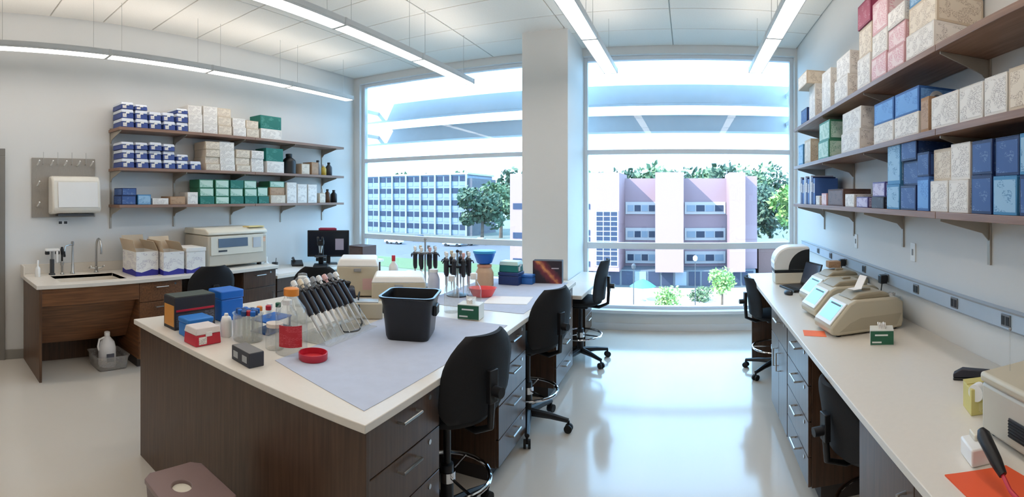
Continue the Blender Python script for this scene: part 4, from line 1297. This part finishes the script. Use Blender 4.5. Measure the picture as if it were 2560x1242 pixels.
MB().prism([(-.09, .022), (-.085, .045), (.04, .052), (.08, .03), (.08, .012), (.06, .012)], -.018, .018, 'x').build('arm', mat('stapler_navy', (30, 32, 48), .4), t, .004)
MB().box(-.014, .014, -.088, -.07, .012, .024).build('anvil', STEEL, t)
t = thing('tape_box', 'yellow box with black and white tape rolls', 'box', (1.06, 1.56, TB), -.25)
YEL = mat('yellow_card', (206, 194, 120), .6)
MB().cbox(0, 0, 0, .1, .1, .1).build('body', YEL, t, .003)
MB().prism([(-.05, .1), (.05, .1), (.05, .104), (-.05, .104)], 0, .05).build('lid_flap', YEL, t)
for k, (lx, mm) in enumerate(((-.02, WHITE), (.018, BLACK))):
    MB().cyla((lx - .014, -.052, .085), (lx + .014, -.03, .085), .032, n=20).build('tape_roll', mm, t)
MB().box(-.02, .05, -.0508, -.05, .01, .045).build('printed_panel', printed('yellow_print', (214, 204, 140), (120, 110, 50), 40, .4), t)
t = thing('benchtop_reader', 'beige instrument with dark vent at right edge of picture', 'instrument', (1.16, 1.12, TB), 0)
MB().box(-.2, .2, -.32, .28, .015, .18).build('body', mat('reader_beige', (198, 192, 178), .5), t, .012)
MB().box(-.205, .205, -.325, .285, .18, .215).build('lid', BEIGE, t, .012)
vt = MB().box(-.2045, -.2, -.25, .12, .05, .11).build('vent', DARKGREY, t)
for k in range(6):
    MB().box(-.207, -.2045, -.25, .12, .053 + k * .0095, .057 + k * .0095).build('vent_slat', BLACK, vt)
for sx in (-.16, .16):
    for sy in (-.28, .24):
        MB().cyl(sx, sy, 0, .02, .018).build('foot', RUBBER, t)
MB().cyla((-.12, .22, .21), (-.12, .22, .36), .003, n=8).build('glass_rod', CLEARG, t)
MB().sphere((-.12, .22, .36), .006).build('rod_tip', GREY, t)
t = thing('plastic_block', 'small white block in front of the beige instrument', 'block', (.86, 1.27, TB), -.2)
MB().cbox(0, 0, 0, .085, .1, .055).build('body', WHITE, t, .006)
MB().cbox(.01, .02, .055, .05, .05, .02).build('step', CREAM, t, .004)
sheet('orange folder at the lower right corner of worktop', [(.72, 1.24), (.9, 1.18), (.93, .85), (.72, .85)], TB + .0005, mat('orange_folder', (236, 92, 46), .6), 'folder', 'folder', .004)
t = thing('brush', 'red shafted tool with fat black grip on folder', 'tool', (.80, .98, TB + .005), 0)
MB().tube([(.0, -.06, .01), (.0, .05, .03), (.01, .1, .05)], .006, 8).build('shaft', REDP, t)
MB().tube([(.01, .095, .048), (.012, .13, .07), (.016, .2, .115), (.018, .215, .124)], .016, 12, radii=[.012, .018, .021, .012]).build('grip', BLACK, t)

# ------------------------------------------------------------------ raceway, outlets and plugs on the right wall
rw = thing('trim_3', None, None, (XR, 2.2, 1.1), kind='structure')
MB().box(-.045, 0, -2.6, 3.6, 0, .09).build('channel', mat('raceway_metal', (186, 200, 214), .35, .2), rw, .003)
MB().box(-.048, -.045, -2.6, 3.6, .083, .09).build('top_lip', GREY, rw)
MB().box(-.048, -.045, -2.6, 3.6, 0, .006).build('bottom_lip', GREY, rw)
ot = None
for k in range(9):
    y = 1.34 + .46 * k - 2.2
    if ot is None:
        ot = MB().box(-.052, -.045, -.034, .034, .018, .075).build('outlet', mat('outlet_grey', (120, 122, 126), .4), rw, .002, loc=(0, y, 0))
        for sy in (-.017, .017):
            MB().box(-.054, -.052, sy - .012, sy + .012, .026, .066).build('socket', BLACK, ot)
    else:
        copy_tree(ot, rw).location = (0, y, 0)
for lab, y, z in (('white light switch plate on right wall near window', 3.95, 1.34), ('white light switch plate on right wall above thermal cyclers', 2.85, 1.36)):
    t = thing('switch_plate', lab, 'switch', (XR, y, z))
    MB().box(-.007, 0, -.035, .035, -.06, .06).build('plate', WHITE, t, .002)
    MB().box(-.012, -.007, -.008, .008, -.02, .02).build('rocker', GREY, t, .001)
for lab, y in (('black power adapter plugged into raceway near the laptop', 4.1), ('black power adapter plugged into raceway above middle cycler', 3.18)):
    t = thing('power_adapter', lab, 'adapter', (XR - .0545, y, 1.14))
    MB().box(-.05, 0, -.03, .03, -.03, .03).build('case', BLACK, t, .006)
    MB().tube([(-.03, 0, -.03), (-.04, 0, -.1), (-.05, .02, -.2), (-.08, .03, -.233)], .004, 6).build('cable', RUBBER, t)

# ------------------------------------------------------------------ sink wall
pb = thing('drying_pegboard', 'grey steel drying pegboard on wall above the sink', 'pegboard', (XL + .002, 1.53, 1.5))
MB().box(0, .016, -.36, .36, 0, .64).build('board', mat('pegboard_steel', (158, 152, 144), .45, .2, var=.2, scale=30, stretch=(1, 12, 1)), pb, .004)
peg = None
for iy in range(5):
    for iz in (0, 1, 2):
        if iz < 2 and 0 < iy:
            continue
        lo = (.016, -.3 + .15 * iy, .12 + .22 * iz)
        if peg is None:
            peg = MB().tube([(0, 0, 0), (.06, 0, .02), (.1, 0, .045)], .008, 8).build('peg', WHITE, pb, loc=lo)
        else:
            dup(peg, pb, lo)
for iy in range(4):
    MB().cyla((.05, -.24 + .16 * iy, .57), (.05, -.24 + .16 * iy, .70), .003, n=6).build('wire_peg', STEEL, pb)
    MB().cyla((.016, -.24 + .16 * iy, .57), (.05, -.24 + .16 * iy, .57), .003, n=6).build('wire_peg', STEEL, pb)
td = thing('paper_towel_dispenser', 'white paper towel dispenser mounted over the pegboard', 'dispenser', (XL + .017, 1.62, 1.53))
MB().prism([(0, .0), (.17, .02), (.2, .06), (.17, .36), (.12, .41), (0, .41)], -.27, .27).build('cover', mat('dispenser_white', (230, 226, 216), .4), td, .02)
MB().prism([(.205, .08), (.178, .345), (.174, .345), (.2, .08)], -.21, .23).build('front_panel', WHITE, td, .003)
MB().box(.03, .15, -.2, .2, -.012, .012).build('towel_slot', DARKGREY, td)
t = thing('outlet_plate', 'double wall outlet below the paper towel dispenser', 'outlet', (XL, 1.52, 1.44))
MB().box(0, .006, -.06, .06, -.025, .025).build('plate', WHITE, t, .002)
for sy in (-.03, .03):
    MB().box(.006, .009, sy - .018, sy + .018, -.014, .014).build('socket', DARKGREY, t)
def gooseneck(label, y, h, out, r=.012, name='faucet', dx=0):
    t = thing(name, label, 'faucet', (-4.97 + dx, y, TB))
    pts = [(0, 0, .03), (0, 0, h * .7)]
    for k in range(1, 9):
        a = PI - PI * k / 8
        pts.append((out / 2 + out / 2 * math.cos(a), 0, h * .72 + h * .28 * math.sin(a)))
    pts.append((out, 0, h * .58))
    MB().tube(pts, r, 10).build('spout', STEEL, t, angle=60)
    MB().lathe([(.026, 0), (.026, .012), (.018, .02), (.018, .06), (.014, .065)], n=16).build('base', STEEL, t)
    for s_ in (-1, 1):
        hd = MB().tube([(0, s_ * .015, .045), (0, s_ * .07, .05)], .008, 8).build('valve_stem', STEEL, t)
        MB().tube([(-.02, s_ * .075, .05), (.045, s_ * .075, .075)], .008, 8).build('lever', STEEL, hd)
    return t
gooseneck('tall gooseneck faucet at the right of the sink', 1.86, .37, .15)
t = thing('lab_tap', 'straight upright water tap in middle of sink back', 'faucet', (-4.97, 1.59, TB))
MB().lathe([(.026, 0), (.026, .015), (.016, .03), (.016, .1), (.011, .11), (.011, .3), (.017, .305), (.017, .34), (.01, .345)], n=16).build('riser', STEEL, t)
MB().tube([(0, 0, .31), (.03, -.05, .31), (.06, -.1, .3), (.065, -.11, .24)], .008, 8).build('side_spout', STEEL, t)
MB().lathe([(.012, .19), (.014, .2), (.008, .25)], .065, -.11, n=12).build('nozzle', BLACK, t)
t = thing('eyewash', 'eyewash unit with black caps at left of the sink', 'eyewash', (-4.96, 1.36, TB))
MB().lathe([(.035, 0), (.035, .012), (.024, .02), (.024, .16), (.018, .165)], n=16).build('body', DARKGREY, t)
MB().lathe([(.015, .16), (.015, .25)], n=12).build('riser', GREY, t)
MB().box(-.02, .04, -.075, .075, .25, .275).build('yoke', WHITE, t, .006)
for s_ in (-.055, .055):
    MB().lathe([(.022, .215), (.026, .225), (.024, .25)], .01, s_, n=14).build('spray_cap', BLACK, t)
MB().box(.015, .04, .035, .06, .13, .25).build('hose_grip', WHITE, t, .006)
t = thing('spray_hose', 'small dark hand sprayer beside the eyewash unit', 'sprayer', (-4.96, 1.47, TB))
MB().lathe([(.022, 0), (.022, .01), (.012, .02), (.012, .09), (.02, .1), (.02, .13), (.01, .14)], n=14).build('valve', STEEL, t)
MB().lathe([(.011, .14), (.011, .2), (.016, .22), (.02, .26), (.012, .29)], n=12).build('head', BLACK, t)
bottle('slim white soap bottle at left end of sink worktop', -4.86, 1.18, TB, .028, .17, WHITE, WHITE, .35, .3, name='soap_bottle')
# cartons on the left counter
def open_carton(label, x, y, dx, dy, dz, rz=0, flaps=True):
    t = thing('carton', label, 'box', (x, y, TB), rz)
    wm, pm = mat('carton_white', (232, 230, 226), .65), printed('carton_print', (236, 234, 230), (150, 140, 160), 30, .6)
    th = .005
    m = MB()
    m.box(-dx / 2, dx / 2, -dy / 2, -dy / 2 + th, 0, dz)
    m.box(-dx / 2, dx / 2, dy / 2 - th, dy / 2, 0, dz)
    m.box(-dx / 2, -dx / 2 + th, -dy / 2 + th, dy / 2 - th, 0, dz)
    m.box(dx / 2 - th, dx / 2, -dy / 2 + th, dy / 2 - th, 0, dz)
    m.box(-dx / 2 + th, dx / 2 - th, -dy / 2 + th, dy / 2 - th, 0, th)
    m.build('body', wm, t, .001)
    MB().box(dx / 2, dx / 2 + .001, -dy / 2 + .004, dy / 2 - .004, dz * .26, dz * .95).build('printed_panel', pm, t)
    MB().box(-dx / 2 + .004, dx / 2 - .004, -dy / 2 - .001, -dy / 2, dz * .26, dz * .95).build('printed_panel', pm, t)
    nv = mat('carton_navy', (44, 42, 140), .6)
    band = [(-dy / 2, 0), (dy / 2, 0), (dy / 2, dz * .2), (dy * .2, dz * .26), (0, dz * .2), (-dy * .25, dz * .14), (-dy / 2, dz * .2)]
    MB().prism(band, dx / 2, dx / 2 + .0018, 'x').build('navy_band', nv, t)
    MB().prism([(u * dx / dy, v) for u, v in band], -dy / 2 - .0018, -dy / 2).build('navy_band', nv, t)
    if flaps:
        kr = mat('carton_inside', (206, 186, 160), .8)
        for f, M_ in (('-x', Matrix.Translation((-dx / 2, 0, dz)) @ Matrix.Rotation(-.25, 4, 'Y')), ('+x', Matrix.Translation((dx / 2, 0, dz)) @ Matrix.Rotation(2.4, 4, 'Y'))):
            if f == '+x':
                continue
            MB().box(0, .004, -dy / 2, dy / 2, 0, dx * .45).rot(M_).build('flap', kr, t)
        MB().box(-dx / 2, dx / 2, 0, .004, 0, dy * .5).rot(Matrix.Translation((0, -dy / 2, dz)) @ Matrix.Rotation(.3, 4, 'X')).build('flap', kr, t)
        MB().box(-dx / 2, dx / 2, 0, .004, 0, dy * .45).rot(Matrix.Translation((0, dy / 2 - .004, dz)) @ Matrix.Rotation(.5, 4, 'X')).build('flap', kr, t)
    else:
        MB().cbox(0, 0, dz, dx + .012, dy + .012, .04).build('lid', wm, t, .002)
    return t
open_carton('open white and navy carton nearest sink with raised flaps', -4.72, 2.27, .34, .26, .25)
open_carton('open white and navy carton in the middle of three', -4.64, 2.55, .32, .25, .24)
open_carton('closed white and navy carton beside the centrifuge', -4.62, 2.82, .3, .24, .23, flaps=False)
# centrifuge
cf = thing('centrifuge', 'large beige benchtop centrifuge with dark display', 'centrifuge', (-4.78, 3.45, TB))
MB().box(-.27, .25, -.43, .43, .03, .38).build('body', mat('centrifuge_beige', (196, 188, 172), .45), cf, .02)
MB().prism([(-.275, .385), (.255, .385), (.25, .42), (.18, .455), (-.26, .455)], -.435, .435).build('lid', CREAM, cf, .012)
fp = MB().prism([(.25, .16), (.262, .16), (.256, .37), (.25, .37)], -.4, .36).build('front_panel', CREAM, cf, .003)
MB().prism([(.262, .245), (.266, .245), (.262, .345), (.258, .345)], -.3, .12).build('display', mat('display_blue_grey', (84, 100, 122), .25), fp)
MB().box(.262, .265, -.3, -.18, .195, .215).build('nameplate', DARKGREY, fp)
MB().box(.262, .266, .2, .32, .22, .34).build('keypad', mat('keypad_grey', (190, 194, 198), .5), fp)
for sx in (-.2, .18):
    for sy in (-.36, .36):
        MB().cyl(sx, sy, 0, .032, .03).build('foot', RUBBER, cf)
sheet('yellow note lying on top of the centrifuge lid', [(-4.68, 3.62), (-4.56, 3.62), (-4.56, 3.86), (-4.68, 3.86)], TB + .4555, mat('yellow_note', (236, 214, 150), .7), 'sticky_note', 'note', .012)
t = thing('sticky_note', 'orange note stuck to right end of the centrifuge', 'note', (-4.528, 3.82, TB + .28))
MB().box(0, .002, -.03, .03, 0, .06).build('note_sheet', mat('peach_note', (232, 190, 160), .7), t)
MB().box(0, .003, -.03, .03, .045, .06).build('glue_strip', mat('peach_note_dark', (216, 170, 140), .7), t)
# left corner desk: monitor, microscope, cardboard box, small items
mon = thing('monitor', 'black computer monitor on the left corner desk', 'monitor', (-4.72, 5.2, .76), .74)
MB().box(-.3, .3, -.02, .02, .1, .48).build('bezel', BLACK, mon, .008)
MB().box(-.28, .28, -.022, -.02, .125, .46).build('display', mat('monitor_off', (26, 30, 40), .2), mon)
MB().box(-.03, .03, .0, .03, .01, .2).build('stand', BLACK, mon, .004)
MB().box(-.13, .13, -.09, .09, 0, .012).build('base', BLACK, mon, .005)
MB().box(.1, .22, -.0228, -.022, .2, .36).build('notice', mat('notice_grey', (170, 160, 176), .6), mon)
t = thing('tray', 'dark red tray lying on top edge of monitor', 'tray', (-4.72, 5.2, 1.2405), .74)
MB().box(-.14, .12, -.03, .05, 0, .03).build('rim', mat('maroon_plastic', (150, 40, 70), .4), t, .008)
MB().box(-.12, .1, -.02, .04, .03, .036).build('insert', mat('pink_plastic', (196, 90, 116), .4), t)
mi = thing('microscope', 'black microscope on left desk before the monitor', 'microscope', (-4.55, 4.86, .76), .7)
MB().box(-.1, .1, -.13, .12, 0, .04).build('base', BLACK, mi, .012)
MB().box(-.035, .035, .03, .1, .04, .33).build('arm', BLACK, mi, .012)
MB().box(-.08, .08, -.12, .04, .15, .165).build('stage', DARKGREY, mi, .003)
MB().cyla((0, -.04, .30), (0, -.04, .2), .03, .015).build('objective', STEEL, mi)
MB().box(-.045, .045, -.1, .09, .3, .37).build('head', BLACK, mi, .015)
for s_ in (-.03, .03):
    MB().cyla((s_, -.07, .35), (s_, -.15, .42), .016, n=12).build('eyepiece', BLACK, mi)
for s_ in (-1, 1):
    MB().cyla((s_ * .035, .065, .1), (s_ * .07, .065, .1), .025, n=14).build('focus_knob', DARKGREY, mi)
carton('brown cardboard box at window end of left desk', 'brown', -4.62, 5.85, .76, .3, .34, .22, front='-y', both=False)
t = thing('pen_cup', 'small dark cup standing beside the centrifuge on desk', 'cup', (-4.86, 4.3, .76))
MB().lathe([(.035, 0), (.042, .09), (.039, .09), (.032, .006)], n=16, caps=(True, False)).build('cup', DARKGREY, t, angle=60)
MB().tube([(0, 0, .01), (.015, .01, .15)], .004, 6).build('pen', BLACK, t)
sheet('white papers spread on the left corner desk', [(-4.85, 4.05), (-4.5, 4.05), (-4.5, 4.6), (-4.8, 4.62)], .7605, PAPER, 'paper_sheet', 'paper')
t = thing('telephone', 'black desk telephone on the left corner desk by wall', 'telephone', (-4.9, 4.75, .76), .9)
MB().prism([(-.09, 0), (.09, 0), (.09, .07), (-.09, .03)], -.08, .08, 'x').build('base', BLACK, t, .008)
MB().tube([(-.05, -.08, .075), (-.05, -.05, .085), (-.05, .06, .1), (-.05, .09, .09)], .018, 8, radii=[.022, .016, .016, .022]).build('handset', BLACK, t)
bottle('white wash bottle beside the centrifuge on corner desk', -4.72, 4.03, .76, .04, .2, WHITE, WHITE, .35, .25, name='wash_bottle')
# blue bin in the left knee space, jug in tub under sink
t = thing('recycling_bin', 'dark blue recycling bin below the left counter', 'bin', (-4.74, 3.19, 0))
m = MB()
m.frus((-.13, .13, -.16, .16), 0, (-.17, .17, -.19, .19), .6)
m.build('body', mat('bin_blue', (24, 52, 110), .4), t, .015)
MB().box(-.18, .18, -.2, .2, .6, .63).build('rim', mat('bin_blue_dark', (20, 44, 92), .4), t, .008)
MB().box(.168, .172, -.04, .04, .46, .54).build('label_plate', WHITE, t)
t = thing('wash_tub', 'clear plastic tub on the floor under the sink', 'tub', (-4.62, 1.86, 0))
m = MB()
rr = [rsq(.15, .04, .0), rsq(.155, .04, .01), rsq(.17, .045, .13), rsq(.178, .045, .133), rsq(.178, .045, .137), rsq(.166, .045, .137), rsq(.15, .04, .012)]
nn = len(rr[0])
for r_ in rr:
    m.v += r_
m.f.append(tuple(reversed(range(nn))))
for i in range(len(rr) - 1):
    for k in range(nn):
        k2 = (k + 1) % nn
        m.f.append((i * nn + k, i * nn + k2, (i + 1) * nn + k2, (i + 1) * nn + k))
m.f.append(tuple((len(rr) - 1) * nn + k for k in range(nn)))
m.build('shell', HAZE, t, angle=50)
MB().tube([(-.17, -.05, .125), (-.19, -.03, .128), (-.19, .03, .128), (-.17, .05, .125)], .006, 6).build('handle', HAZE, t)
t = thing('jug', 'white plastic jug with grey label under the sink', 'jug', (-4.6, 1.84, .0135))
MB().lathe([(.085, 0), (.09, .01), (.09, .18), (.075, .24), (.03, .29), (.026, .31)], n=20).build('body', mat('jug_white', (226, 226, 228), .4), t, angle=50)
MB().lathe([(.03, .305), (.03, .335), (.026, .34)], n=14).build('cap', WHITE, t)
MB().tube([(.0, -.03, .285), (.0, -.085, .27), (.0, -.1, .2), (.0, -.088, .16)], .011, 8).build('handle', WHITE, t)
MB().box(.086, .092, -.04, .04, .06, .14).build('label_plate', mat('jug_label', (90, 92, 104), .5), t)
